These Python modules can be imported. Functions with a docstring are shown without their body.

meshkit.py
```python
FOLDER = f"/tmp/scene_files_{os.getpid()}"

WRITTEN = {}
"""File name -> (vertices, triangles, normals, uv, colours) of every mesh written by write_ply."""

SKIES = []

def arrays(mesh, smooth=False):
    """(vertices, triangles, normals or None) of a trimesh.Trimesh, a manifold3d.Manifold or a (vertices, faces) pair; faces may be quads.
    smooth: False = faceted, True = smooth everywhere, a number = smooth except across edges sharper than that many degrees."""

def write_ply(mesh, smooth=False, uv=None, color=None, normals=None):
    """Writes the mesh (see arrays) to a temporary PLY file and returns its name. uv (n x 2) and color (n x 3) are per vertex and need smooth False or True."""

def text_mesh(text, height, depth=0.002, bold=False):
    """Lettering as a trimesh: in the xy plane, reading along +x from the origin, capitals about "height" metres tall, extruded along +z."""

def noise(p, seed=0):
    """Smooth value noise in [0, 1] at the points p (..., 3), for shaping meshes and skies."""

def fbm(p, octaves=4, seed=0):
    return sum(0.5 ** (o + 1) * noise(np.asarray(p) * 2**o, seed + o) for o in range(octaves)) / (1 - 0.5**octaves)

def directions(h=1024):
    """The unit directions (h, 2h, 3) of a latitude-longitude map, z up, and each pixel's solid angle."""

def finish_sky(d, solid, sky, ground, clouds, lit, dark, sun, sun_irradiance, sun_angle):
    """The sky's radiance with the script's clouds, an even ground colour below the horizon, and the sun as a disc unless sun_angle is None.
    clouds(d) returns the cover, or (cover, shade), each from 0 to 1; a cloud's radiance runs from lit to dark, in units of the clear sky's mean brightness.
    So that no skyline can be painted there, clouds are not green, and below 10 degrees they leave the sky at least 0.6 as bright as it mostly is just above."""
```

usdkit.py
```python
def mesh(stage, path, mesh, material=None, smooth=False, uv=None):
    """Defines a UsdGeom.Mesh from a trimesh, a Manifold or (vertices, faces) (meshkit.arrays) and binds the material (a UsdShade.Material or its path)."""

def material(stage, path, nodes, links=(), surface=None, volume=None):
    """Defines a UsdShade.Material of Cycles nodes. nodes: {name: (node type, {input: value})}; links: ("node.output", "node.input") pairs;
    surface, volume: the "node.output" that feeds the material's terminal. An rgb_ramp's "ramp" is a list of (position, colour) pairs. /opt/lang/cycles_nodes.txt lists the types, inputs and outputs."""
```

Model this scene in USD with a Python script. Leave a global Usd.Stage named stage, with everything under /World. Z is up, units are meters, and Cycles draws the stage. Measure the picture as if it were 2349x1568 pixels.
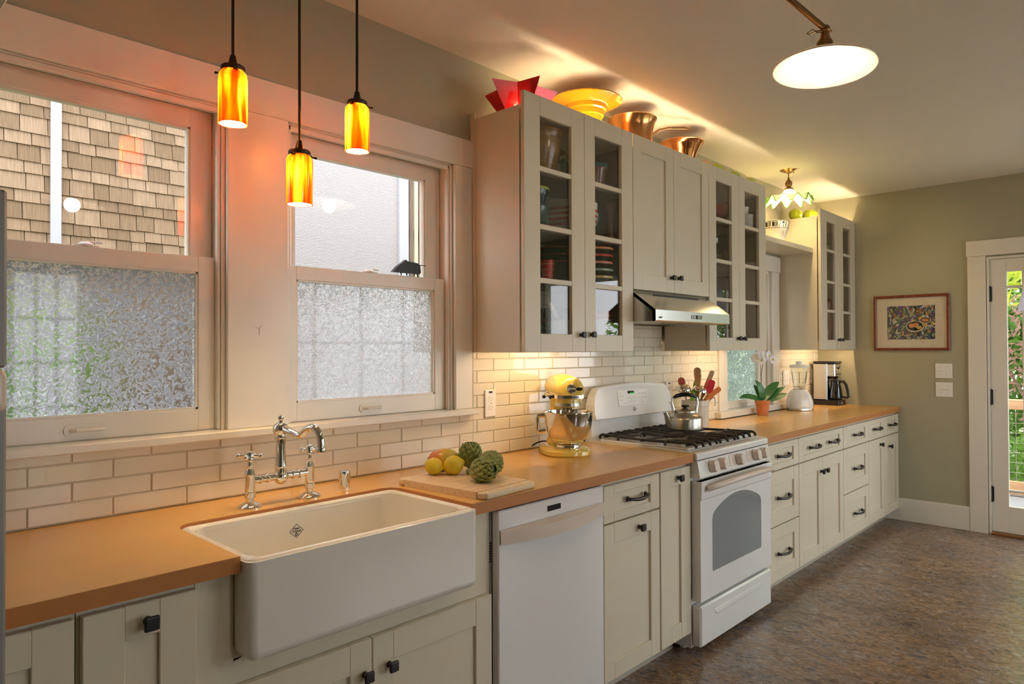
import math, random, numpy as np, trimesh, manifold3d, usdkit, meshkit
from shapely.geometry import Polygon, Point, box as sbox
from shapely import affinity
from pxr import Usd, UsdGeom, UsdLux, UsdShade, Gf, Sdf
stage = Usd.Stage.CreateInMemory()
UsdGeom.Xform.Define(stage, '/World'); UsdGeom.Scope.Define(stage, '/World/Looks')
rng = random.Random(7); PI = math.pi

# ------------------------------------------------------------------ camera, sky, sun, exposure
cam = UsdGeom.Camera.Define(stage, '/World/camera')
F_PX, YAW, PITCH, ROLL, EYE = 1575.5, 0.81037, 0.01051, -0.00378, (0, -2.2077, 1.3908)
fw = np.array([math.sin(YAW)*math.cos(PITCH), math.cos(YAW)*math.cos(PITCH), math.sin(PITCH)])
rt = np.array([math.cos(YAW), -math.sin(YAW), 0]); up = np.cross(rt, fw)
rt, up = math.cos(ROLL)*rt+math.sin(ROLL)*up, -math.sin(ROLL)*rt+math.cos(ROLL)*up
cam.AddTransformOp().Set(Gf.Matrix4d(*rt, 0, *up, 0, *(-fw), 0, *EYE, 1))
cam.CreateHorizontalApertureAttr(36.0); cam.CreateFocalLengthAttr(36.0*F_PX/2349); cam.CreateClippingRangeAttr((0.05, 500))
cam.CreateExposureAttr(1.15)
SKY, SUN, LAMP = .66, 2.8, 1.3
dome = UsdLux.DomeLight.Define(stage, '/World/sky_dome'); dome.CreateIntensityAttr(SKY); dome.CreateColorAttr((0.93, 0.96, 1.0))
sun = UsdLux.DistantLight.Define(stage, '/World/sun'); sun.CreateIntensityAttr(SUN); sun.CreateAngleAttr(0.6); sun.CreateColorAttr((1, 0.93, 0.8))
def aim(xf, d):   # turn a light so that it shines along d
    d = np.array(d, float); d /= np.linalg.norm(d); z = -d; x = np.cross((0, 0, 1), z); x /= np.linalg.norm(x); y = np.cross(z, x)
    xf.AddTransformOp().Set(Gf.Matrix4d(*x, 0, *y, 0, *z, 0, 0, 0, 0, 1))
aim(sun, (-0.10, -0.66, -0.75))

# ------------------------------------------------------------------ helpers
names = {}
def numbered(path):
    k = names.get(path, -1)+1; names[path] = k
    return path if k == 0 else f'{path}_{k:03d}'
def meta(p, label=None, cat=None, group=None, kind=None):
    for k, v in (('label', label), ('category', cat), ('group', group), ('kind', kind)):
        if v: p.SetCustomDataByKey(k, v)
class Thing:
    def __init__(s, name, label=None, cat=None, loc=(0, 0, 0), rz=0, group=None, kind=None, rx=0, ry=0):
        s.path = numbered('/World/'+name); x = UsdGeom.Xform.Define(stage, s.path); s.prim = x.GetPrim(); s.loc = np.array(loc, float)
        x.AddTranslateOp().Set(tuple(map(float, loc)))
        if rz: x.AddRotateZOp().Set(float(rz))
        if ry: x.AddRotateYOp().Set(float(ry))
        if rx: x.AddRotateXOp().Set(float(rx))
        meta(s.prim, label, cat, group, kind)
    def l(s, name, m, mat, smooth=35, parent=None, **kw):     # a part, mesh in the thing's own coordinates
        p = numbered((parent or s.path)+'/'+name); o = usdkit.mesh(stage, p, m, MAT[mat], smooth); meta(o.GetPrim(), **kw); return p
    def w(s, name, m, mat, smooth=35, parent=None, **kw):     # the same, mesh in the room's coordinates
        m = m.copy(); m.apply_translation(-s.loc); return s.l(name, m, mat, smooth, parent, **kw)
def top(name, m, mat, label=None, cat=None, smooth=35, group=None, kind=None):
    p = numbered('/World/'+name); o = usdkit.mesh(stage, p, m, MAT[mat], smooth); meta(o.GetPrim(), label, cat, group, kind); return p
def dup(t, label, loc, rz=0, rx=0, ry=0, scale=None):
    c = Thing(t.path.rsplit('/', 1)[1].rstrip('0123456789').rstrip('_'), loc=loc, rz=rz, rx=rx, ry=ry); was = t.prim.GetCustomData()
    if scale: UsdGeom.Xformable(c.prim).AddScaleOp().Set((scale,)*3)
    c.prim.GetReferences().AddInternalReference(Sdf.Path(t.path)); c.prim.SetInstanceable(True)
    meta(c.prim, label, was['category'], was.get('group')); return c
cat = lambda *m: trimesh.util.concatenate([x for a in m for x in (a if isinstance(a, (list, tuple)) else [a])])
def tri(v, f): return trimesh.Trimesh(np.asarray(v, float), np.asarray(f), process=False)
BOXF = None
def box(x0, x1, y0, y1, z0, z1, b=0.0):
    lo, hi = np.minimum((x0, y0, z0), (x1, y1, z1)), np.maximum((x0, y0, z0), (x1, y1, z1)); c, h = (lo+hi)/2, (hi-lo)/2
    if b <= 0:
        m = trimesh.creation.box(2*h); m.apply_translation(c); return m
    b = min(b, h.min()*0.95); v = []
    for s in np.ndindex(2, 2, 2):
        s = np.array(s)*2-1
        for k in range(3):
            q = h-b; q[k] = h[k]; v.append(c+s*q)
    return tri(v, chamfer_faces())
def chamfer_faces():
    global BOXF
    if BOXF is None:
        v = []
        for s in np.ndindex(2, 2, 2):
            s = np.array(s)*2-1
            for k in range(3):
                q = np.full(3, .8); q[k] = 1; v.append(s*q)
        v = np.array(v); hull = trimesh.convex.convex_hull(v, qhull_options='QbB Pp Qt')
        look = [int(np.argmin(((v-p)**2).sum(1))) for p in hull.vertices]; BOXF = np.array(look)[hull.faces]
    return BOXF
def lathe(prof, n=32, c=(0, 0, 0), closed=False, mod=None):
    prof = list(prof); P = np.array(prof, float); a = np.linspace(0, 2*PI, n, endpoint=False); k = len(P)
    R, Z = np.repeat(P[:, 0][:, None], n, 1), np.repeat(P[:, 1][:, None], n, 1)
    if mod is not None: R, Z = mod(R, Z, a[None, :])
    v = np.stack([R*np.cos(a), R*np.sin(a), Z], -1).reshape(-1, 3); f = []
    for i in range(k if closed else k-1):
        j = (i+1) % k
        for t in range(n):
            u = (t+1) % n; f += [(i*n+t, i*n+u, j*n+u), (i*n+t, j*n+u, j*n+t)]
    m = tri(v, f); m.merge_vertices(); m.update_faces(m.nondegenerate_faces()); m.apply_translation(c); return m
def tube(pts, r, n=10, closed=False, flat=None):
    P = np.array(pts, float); k = len(P); rr = np.broadcast_to(np.asarray(r, float), (k,))
    T = (np.roll(P, -1, 0)-np.roll(P, 1, 0)) if closed else np.gradient(P, axis=0); T /= np.linalg.norm(T, axis=1)[:, None]
    u = np.cross(T[0], (0, 0, 1.0)); u = np.cross(T[0], (1.0, 0, 0)) if np.linalg.norm(u) < .1 else u; u /= np.linalg.norm(u); v = []
    a = np.linspace(0, 2*PI, n, endpoint=False)
    for i in range(k):
        u = u-T[i]*(u@T[i]); u /= np.linalg.norm(u); w = np.cross(T[i], u); s = 1 if flat is None else flat
        v.append(P[i]+rr[i]*(np.cos(a)[:, None]*u+s*np.sin(a)[:, None]*w))
    f = []
    for i in range(k if closed else k-1):
        j = (i+1) % k
        for t in range(n): q = (t+1) % n; f += [(i*n+t, i*n+q, j*n+q), (i*n+t, j*n+q, j*n+t)]
    v = np.vstack(v)
    if not closed:
        v = np.vstack([v, P[0], P[-1]])
        for t in range(n): q = (t+1) % n; f += [(k*n, q, t), (k*n+1, (k-1)*n+t, (k-1)*n+q)]
    return tri(v, f)
def bez(*p, n=12):
    p = np.array(p, float); out = []
    for t in np.linspace(0, 1, n):
        q = p
        while len(q) > 1: q = q[:-1]*(1-t)+q[1:]*t
        out.append(q[0])
    return np.array(out)
def ball(c, r, sub=3):
    m = trimesh.creation.icosphere(sub); m.apply_scale(np.broadcast_to(r, (3,))); m.apply_translation(c); return m
def turn(m, deg, axis=(0, 0, 1), at=(0, 0, 0)):
    m.apply_transform(trimesh.transformations.rotation_matrix(math.radians(deg), axis, at)); return m
def move(m, *d): m.apply_translation(d); return m
def ext(poly, h):   # polygon in xy, extruded up
    g = getattr(poly, 'geoms', [poly]); return cat([trimesh.creation.extrude_polygon(p, h, engine='earcut') for p in g])
def front(poly, y0, y1):   # polygon drawn in (x, z), made solid from y0 (nearer the room) to y1
    m = ext(poly, y1-y0); v = m.vertices.copy(); m.vertices = np.stack([v[:, 0], y1-v[:, 2], v[:, 1]], 1); return m
def side(poly, x0, x1):    # polygon drawn in (y, z), made solid from x0 to x1
    m = ext(poly, x1-x0); v = m.vertices.copy(); m.vertices = np.stack([x0+v[:, 2], v[:, 0], v[:, 1]], 1); return m
def rrect(x0, x1, y0, y1, r, q=6): return sbox(x0+r, y0+r, x1-r, y1-r).buffer(r, quad_segs=q)
def text(s, h, x, y, z, bold=False, d=.0006, face='front', w=None):   # lettering standing on a face that looks towards -y
    m = meshkit.text_mesh(s, h, d, bold)
    if w: m.apply_scale((w/(m.bounds[1][0]-m.bounds[0][0]), 1, 1))
    m = turn(m, 90, (1, 0, 0)); return move(m, x, y, z)
def hull(pts, r, sub=1):
    s = trimesh.creation.icosphere(sub); rr = np.broadcast_to(r, (len(pts),))
    return trimesh.convex.convex_hull(np.vstack([s.vertices*q+np.array(p) for p, q in zip(pts, rr)]))

# ------------------------------------------------------------------ materials
MAT = {}
def raw(name, nodes, links, surface): MAT[name] = usdkit.material(stage, '/World/Looks/'+name, nodes, links, surface=surface)
def M(name, col, rough=.5, metal=0, var=0, scale=6, stretch=None, bump=0, bscale=200, bdist=.0005, col2=None, space='object', **kw):
    p = dict(roughness=rough, metallic=metal, **kw); n, L = {}, []
    if var or col2 or bump: n['tc'] = ('texture_coordinate', {}); n['mp'] = ('mapping', {'scale': stretch or (1, 1, 1)}); L.append((f'tc.{space}', 'mp.vector'))
    if var or col2:
        c2 = col2 or tuple(c*(1-var) for c in col); n['nz'] = ('noise_texture', {'scale': scale, 'detail': 4.0})
        n['rp'] = ('rgb_ramp', {'ramp': [(.35, col), (.65, c2)]}); L += [('mp.vector', 'nz.vector'), ('nz.fac', 'rp.fac'), ('rp.color', 'p.base_color')]
    else: p['base_color'] = col
    if bump:
        n['nb'] = ('noise_texture', {'scale': bscale, 'detail': 3.0}); n['bp'] = ('bump', {'strength': bump, 'distance': bdist})
        L += [('mp.vector', 'nb.vector'), ('nb.fac', 'bp.height'), ('bp.normal', 'p.normal')]
    n['p'] = ('principled_bsdf', p); raw(name, n, L, 'p.BSDF')
M('wall_paint', (.42, .395, .275), .55, bump=.25, bscale=90, bdist=.001)
M('ceiling_paint', (.88, .85, .79), .6, bump=.2, bscale=40, bdist=.001)
M('trim_paint', (.80, .755, .66), .22, bump=.12, bscale=60, bdist=.0006, stretch=(6, 6, 1))
M('cabinet_paint', (.72, .65, .50), .3, bump=.05, bscale=80)
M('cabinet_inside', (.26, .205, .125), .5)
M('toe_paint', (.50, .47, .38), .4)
M('counter', (.74, .43, .13), .26, var=.045, scale=9, bump=.05, bscale=300)
M('counter_edge', (.52, .20, .05), .35, var=.05, scale=9)
M('tile_glaze', (.80, .735, .60), .06, bump=.12, bscale=9, bdist=.002, coat_weight=.3)
M('grout', (.62, .53, .38), .9)
M('porcelain', (.83, .80, .73), .07, coat_weight=.5)
M('enamel', (.80, .79, .77), .12)
M('enamel_warm', (.72, .62, .53), .25)
M('white_plastic', (.86, .84, .80), .35)
M('chrome', (.86, .83, .78), .05, 1)
M('steel', (.64, .635, .62), .2, 1, bump=.25, bscale=60, stretch=(.3, 20, 20), bdist=.0003)
M('steel_soft', (.60, .57, .50), .3, 1)
M('bronze', (.035, .032, .034), .32, .5)
M('lamp_bronze', (.045, .028, .02), .35, .7)
M('brass_old', (.30, .17, .07), .28, 1)
M('iron', (.018, .016, .015), .45)
M('black_plastic', (.012, .012, .013), .28)
M('black_gloss', (.01, .011, .014), .08)
M('shadow_gap', (.012, .010, .008), .8)
M('copper', (.86, .42, .16), .2, 1, var=.2, scale=5)
M('copper_dark', (.62, .25, .10), .13, 1)
M('red_glaze', (.58, .010, .014), .12)
M('yellow_glaze', (.66, .30, .012), .12)
M('mixer_yellow', (.90, .66, .13), .1, coat_weight=.5)
M('wood_board', (.84, .64, .40), .4, col2=(.72, .51, .30), scale=5, stretch=(2, 22, 30))
M('wood_end', (.86, .68, .44), .4, col2=(.76, .57, .35), scale=5, stretch=(25, 2, 30))
M('wood_spoon', (.52, .25, .07), .45, col2=(.36, .15, .04), scale=6, stretch=(12, 12, 1))
M('wood_pale', (.62, .42, .22), .5, col2=(.48, .30, .15), scale=6, stretch=(12, 12, 1))
M('wood_frame', (.25, .058, .022), .3, col2=(.17, .035, .014), scale=8, stretch=(6, 3, 3))
M('wood_deck', (.72, .42, .22), .6, col2=(.60, .33, .17), scale=5, stretch=(4, 1, 8))
M('wood_sill', (.32, .15, .05), .4, col2=(.22, .10, .03), scale=8, stretch=(5, 1, 5))
M('deck_grey', (.34, .34, .34), .7, var=.25, scale=6, stretch=(8, 1, 1))
M('lemon', (.88, .62, .02), .35, col2=(.72, .56, .03), scale=9, bump=.5, bscale=130, bdist=.002)
raw('mango', {'tc': ('texture_coordinate', {}), 'nz': ('noise_texture', {'scale': 30.0}), 'sx': ('separate_xyz', {}), 'ma': ('math', {'math_type': 'multiply_add', 'value2': .03}), 'rp': ('rgb_ramp', {'ramp': [(.0, (.80, .20, .06)), (.30, (.80, .30, .08)), (.50, (.74, .52, .07)), (1, (.50, .46, .06))]}), 'mr': ('map_range', {'from_min': -.045, 'from_max': .075}), 'p': ('principled_bsdf', {'roughness': .3})},
    [('tc.object', 'nz.vector'), ('tc.object', 'sx.vector'), ('nz.fac', 'ma.value1'), ('sx.x', 'ma.value3'), ('ma.value', 'mr.value'), ('mr.result', 'rp.fac'), ('rp.color', 'p.base_color')], 'p.BSDF')
M('artichoke', (.17, .22, .035), .42, col2=(.36, .37, .11), scale=34)
M('artichoke_core', (.07, .09, .03), .7)
M('stem_green', (.17, .22, .07), .5)
M('leaf', (.05, .20, .05), .3, var=.3, scale=20)
M('terracotta', (.62, .20, .06), .7, var=.15, scale=12)
M('soil', (.05, .03, .02), .9)
M('petal', (.90, .88, .86), .5, subsurface_weight=.2, subsurface_scale=.01)
M('petal_heart', (.80, .62, .12), .5)
M('green_fruit', (.46, .52, .02), .3, col2=(.30, .40, .02), scale=14, stretch=(1, 1, .3))
M('peach_fruit', (.80, .40, .14), .4, var=.2)
M('stoneware', (.72, .66, .54), .15)
M('red_silicone', (.70, .02, .03), .4); M('maroon_silicone', (.40, .05, .02), .4); M('orange_silicone', (.85, .22, .02), .4); M('green_silicone', (.25, .50, .03), .4)
M('navy_glaze', (.012, .03, .06), .12); M('lime_glaze', (.40, .52, .04), .2); M('tan_glaze', (.32, .17, .045), .2, col2=(.20, .10, .025), scale=5, stretch=(1, 1, 14))
M('dark_green_glaze', (.02, .06, .045), .12); M('rust_glaze', (.42, .08, .03), .15); M('teal_glaze', (.03, .13, .14), .15); M('brown_glaze', (.13, .05, .025), .2)
M('cream_ceramic', (.78, .70, .55), .15); M('white_ceramic', (.80, .79, .74), .12); M('dish_red', (.62, .05, .035), .15); M('dish_pink', (.75, .28, .2), .15); M('dish_orange', (.75, .32, .12), .15); M('dish_mint', (.30, .48, .34), .15); M('dish_yellow', (.62, .48, .1), .15); M('dish_black', (.015, .014, .014), .12)
M('rubber_grey', (.30, .29, .27), .6)
M('mat_board', (.78, .70, .55), .8)
M('fridge_grey', (.34, .335, .33), .35, .3)
M('ink', (.03, .035, .08), .6); M('ink_dark', (.02, .02, .02), .6); M('ink_red', (.5, .03, .02), .6); M('ink_green', (.04, .25, .05), .5)
M('stucco', (.44, .405, .405), .9, bump=.55, bscale=95, bdist=.012)
M('outdoor_white', (.50, .50, .55), .5)
M('fence_wood', (.15, .10, .075), .8, col2=(.25, .18, .13), scale=5, stretch=(9, 9, 1)); M('lattice_wood', (.62, .60, .42), .8)
for i, c in enumerate([(.37, .245, .15), (.31, .205, .12), (.42, .285, .18), (.27, .175, .10)]):
    M(f'shingle_{i}', c, .85, col2=tuple(x*.72 for x in c), scale=7, stretch=(22, 1, 1.2), bump=.4, bscale=50, bdist=.003)
M('shingle_gap', (.05, .035, .025), .9)
M('ground', (.16, .17, .08), .95, col2=(.10, .13, .05), scale=3)
M('bark', (.23, .15, .10), .9, col2=(.14, .09, .06), scale=12, stretch=(1, 1, .3))
def leafmat(name, c, tr):
    raw(name, {'d': ('principled_bsdf', {'base_color': c, 'roughness': .5}), 't': ('translucent_bsdf', {'color': tr}), 'm': ('mix_closure', {'fac': .5})}, [('d.BSDF', 'm.closure1'), ('t.BSDF', 'm.closure2')], 'm.closure')
leafmat('leaf_yellow', (.45, .55, .06), (.75, .80, .10)); leafmat('leaf_mid', (.13, .27, .05), (.30, .50, .08)); leafmat('leaf_pink', (.50, .27, .24), (.45, .25, .2)); leafmat('lilac_cloth', (.80, .77, .86), (.8, .78, .88))
def glass(name, tint=(1, 1, 1), gloss=.0, boost=1.0, ior=1.5):   # thin sheet; the same reflection from either face
    raw(name, {'ge': ('geometry', {}), 'io': ('map_range', {'to_min': ior, 'to_max': 1/ior}), 't': ('transparent_bsdf', {'color': tint}), 'g': ('glossy_bsdf', {'color': (boost,)*3, 'roughness': gloss}), 'f': ('fresnel', {}), 'm': ('mix_closure', {})}, [('ge.backfacing', 'io.value'), ('io.result', 'f.IOR'), ('f.fac', 'm.fac'), ('t.BSDF', 'm.closure1'), ('g.BSDF', 'm.closure2')], 'm.closure')
glass('window_glass', (.985, .985, .985), ior=1.5); glass('cabinet_glass', (.97, .97, .96), ior=1.45); glass('picture_glass', (.98, .98, .98))
glass('thin_glass', (.93, .95, .94), ior=1.5); glass('oven_glass', (.30, .32, .32), ior=1.7); M('oven_pane', (.25, .275, .28), .08); glass('tint_green_glass', (.62, .85, .70), ior=1.5)
def frost(name, flake, clear, cover=.5, scale=62.0):   # patterned obscure glass: clear glass with curled frosted flakes
    raw(name, {'tc': ('texture_coordinate', {}), 'n1': ('noise_texture', {'scale': scale, 'detail': 2.0, 'distortion': 1.7}), 'r1': ('rgb_ramp', {'ramp': [(0, (0, 0, 0)), (cover-.08, (0, 0, 0)), (cover, (1, 1, 1)), (cover+.06, (1, 1, 1)), (cover+.13, (.12, .12, .12)), (1, (.35, .35, .35))]}),
        'bp': ('bump', {'strength': .55, 'distance': .01}), 'cl': ('transparent_bsdf', {'color': clear}), 'rf': ('refraction_bsdf', {'color': clear, 'roughness': .16, 'IOR': 1.12}), 'mc': ('mix_closure', {'fac': .8}),
        'tr': ('translucent_bsdf', {'color': flake}), 'df': ('diffuse_bsdf', {'color': flake}), 'ma': ('mix_closure', {'fac': .25}), 'mb': ('mix_closure', {}),
        'g': ('glossy_bsdf', {'roughness': .03}), 'ge': ('geometry', {}), 'io': ('map_range', {'to_min': 1.5, 'to_max': 1/1.5}), 'fr': ('fresnel', {}), 'm': ('mix_closure', {})},
        [('ge.backfacing', 'io.value'), ('io.result', 'fr.IOR'), ('tc.object', 'n1.vector'), ('n1.fac', 'r1.fac'), ('n1.fac', 'bp.height'), ('bp.normal', 'rf.normal'), ('cl.BSDF', 'mc.closure1'), ('rf.BSDF', 'mc.closure2'), ('tr.BSDF', 'ma.closure1'), ('df.BSDF', 'ma.closure2'),
         ('r1.color', 'mb.fac'), ('mc.closure', 'mb.closure1'), ('ma.closure', 'mb.closure2'), ('fr.fac', 'm.fac'), ('mb.closure', 'm.closure1'), ('g.BSDF', 'm.closure2')], 'm.closure')
frost('frost_glass', (.55, .56, .62), (.9, .92, .92), .545)
frost('frost_rain', (.42, .50, .47), (.9, .95, .92), .53, 48.0)
frost('frost_fine', (.66, .64, .67), (.95, .95, .95), .36, 95.0)
def glow(name, col, k): raw(name, {'e': ('emission', {'color': col, 'strength': float(k*LAMP)})}, [], 'e.emission')
WARM = (1.0, .70, .40)
glow('bulb_white', (1, .78, .54), 30); glow('bulb_pendant', (1, .68, .36), 640); glow('bulb_small', (1, .72, .36), 160)
glow('strip_under', (1, .72, .42), 130); glow('strip_top', (1, .76, .46), 25); glow('display_green', (.05, .5, .12), .6)
# amber art glass: lit through from the bulb inside, streaked orange and red
raw('amber_glass', {'tc': ('texture_coordinate', {}), 'mp': ('mapping', {'scale': (1, 1, .10)}), 'nz': ('noise_texture', {'scale': 46.0, 'detail': 1.5, 'distortion': .4}), 'rp': ('rgb_ramp', {'ramp': [(.36, (.50, .015, .0)), (.45, (.85, .07, .0)), (.52, (1, .15, .003)), (.59, (1, .31, .012)), (.68, (1, .66, .07))]}),
    't': ('translucent_bsdf', {}), 'g': ('glossy_bsdf', {'roughness': .06}), 'f': ('fresnel', {'IOR': 1.4}), 'm': ('mix_closure', {}), 'd': ('diffuse_bsdf', {'color': (.5, .12, .01)}), 'm0': ('mix_closure', {'fac': .12})},
    [('tc.object', 'mp.vector'), ('mp.vector', 'nz.vector'), ('nz.fac', 'rp.fac'), ('rp.color', 't.color'), ('t.BSDF', 'm0.closure1'), ('d.BSDF', 'm0.closure2'), ('f.fac', 'm.fac'), ('m0.closure', 'm.closure1'), ('g.BSDF', 'm.closure2')], 'm.closure')
def milk(name, c, tr, fac, rough=.15):
    raw(name, {'d': ('principled_bsdf', {'base_color': c, 'roughness': rough}), 't': ('translucent_bsdf', {'color': tr}), 'm': ('mix_closure', {'fac': fac})}, [('d.BSDF', 'm.closure1'), ('t.BSDF', 'm.closure2')], 'm.closure')
milk('milk_glass', (.62, .57, .52), (.8, .7, .6), .25); milk('ruffle_glass', (.85, .87, .80), (.85, .9, .75), .55, .05); milk('ruffle_edge', (.30, .62, .12), (.35, .75, .1), .5, .05); milk('amber_inner', (.9, .8, .66), (.98, .86, .66), .6)
# marbled linoleum
raw('linoleum', {'tc': ('texture_coordinate', {}), 'mp': ('mapping', {'rotation': (0, 0, .3), 'scale': (1.5, .8, 1)}), 'n1': ('noise_texture', {'scale': 7.0, 'detail': 8.0, 'roughness': .66, 'distortion': 1.2}), 'n2': ('noise_texture', {'scale': 26.0, 'detail': 6.0, 'roughness': .7, 'distortion': 1.6}), 'n3': ('noise_texture', {'scale': 2.2, 'detail': 3.0}),
    'r1': ('rgb_ramp', {'ramp': [(.38, (.03, .032, .045)), (.44, (.12, .095, .08)), (.49, (.30, .17, .075)), (.54, (.17, .155, .145)), (.61, (.14, .155, .20))]}), 'r2': ('rgb_ramp', {'ramp': [(.38, (.02, .02, .028)), (.45, (.15, .115, .09)), (.50, (.46, .22, .06)), (.55, (.25, .225, .20)), (.62, (.60, .53, .45))]}), 'mx': ('mix', {'fac': .5}), 'my': ('mix', {'mix_type': 'multiply', 'fac': .6}), 'r3': ('rgb_ramp', {'ramp': [(.35, (.62, .66, .78)), (.62, (1.15, 1.05, .95))]}),
    'p': ('principled_bsdf', {'roughness': .27, 'specular_ior_level': .55})},
    [('tc.object', 'mp.vector'), ('mp.vector', 'n1.vector'), ('mp.vector', 'n2.vector'), ('tc.object', 'n3.vector'), ('n1.fac', 'r1.fac'), ('n2.fac', 'r2.fac'), ('n3.fac', 'r3.fac'), ('r1.color', 'mx.color1'), ('r2.color', 'mx.color2'), ('mx.color', 'my.color1'), ('r3.color', 'my.color2'), ('my.color', 'p.base_color')], 'p.BSDF')
# abstract still-life print: angular colour patches with dark strokes
raw('print_art', {'tc': ('texture_coordinate', {}), 'mp': ('mapping', {'scale': (1, 1.2, .75), 'rotation': (.35, 0, 0)}), 'nd': ('noise_texture', {'scale': 9.0, 'detail': 2.0}), 'ad': ('vector_math', {'math_type': 'multiply_add', 'vector2': (.16, .16, .16)}), 'v': ('voronoi_texture', {'scale': 46.0}), 've': ('voronoi_texture', {'scale': 46.0, 'feature': 'distance_to_edge'}),
    'sp': ('separate_color', {}), 'rp': ('rgb_ramp', {'interpolate': False, 'ramp': [(0, (.05, .08, .16)), (.14, (.55, .52, .42)), (.30, (.12, .20, .10)), (.42, (.66, .62, .50)), (.56, (.36, .12, .05)), (.66, (.03, .03, .04)), (.76, (.28, .36, .22)), (.86, (.60, .34, .07)), (.93, (.18, .10, .28))]}), 're': ('rgb_ramp', {'ramp': [(.0, (.02, .02, .03)), (.05, (.04, .04, .05)), (.075, (1, 1, 1))]}), 'mx': ('mix', {'mix_type': 'multiply', 'fac': 1.0}), 'p': ('principled_bsdf', {'roughness': .8})},
    [('tc.object', 'nd.vector'), ('nd.color', 'ad.vector1'), ('tc.object', 'mp.vector'), ('mp.vector', 'ad.vector3'), ('ad.vector', 'v.vector'), ('ad.vector', 've.vector'), ('v.color', 'sp.color'), ('sp.r', 'rp.fac'), ('ve.distance', 're.fac'), ('rp.color', 'mx.color1'), ('re.color', 'mx.color2'), ('mx.color', 'p.base_color')], 'p.BSDF')
# ------------------------------------------------------------------ the room shell
XL, XR, YF, ZC = -1.6, 6.19, -4.3, 2.663
W1, W2, W3, ZS, ZH = (.20, .972), (1.184, 1.954), (4.456, 5.22), 1.135, 2.182
def struct(name, label, **kw): return Thing(name, label, kind='structure', **kw)
top('floor', box(XL, XR+.0, YF, 0, -.03, 0), 'linoleum', 'brown and blue-grey marbled linoleum floor', kind='structure', smooth=False)
n = 40; cx = np.array([XL, 4.4, 4.75, 4.84, 4.92, 5.3, XR]); dz = np.array([0, 0, -.006, -.014, -.004, 0, 0])
cv = [(x, y, ZC+d) for x, d in zip(cx, dz) for y in (YF, 0)]+[(x, y, ZC+.06) for x in (XL, XR) for y in (YF, 0)]
cf = [q for i in range(len(cx)-1) for q in ((2*i, 2*i+1, 2*i+3), (2*i, 2*i+3, 2*i+2))]+[(14, 17, 15), (14, 16, 17)]
top('ceiling', tri(cv, cf), 'ceiling_paint', 'off-white plaster ceiling with a faint seam', kind='structure', smooth=80)
wb = struct('wall_back', 'sage green window wall with cream tile backsplash')
T = .14
def seg(x0, x1, z0, z1): return box(x0, x1, 0, T, z0, z1)
wb.l('plaster', cat(seg(XL, XR+T, ZH, ZC+.06), seg(XL, W1[0], 0, ZH), seg(W1[1], W2[0], 0, ZH), seg(W2[1], W3[0], 0, ZH), seg(W3[1], XR+T, 0, ZH), seg(W1[0], W1[1], 0, ZS-.026), seg(W2[0], W2[1], 0, ZS-.026), seg(W3[0], W3[1], 0, .93), seg(W3[0], W3[1], 1.99, ZH)), 'wall_paint', False)
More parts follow.
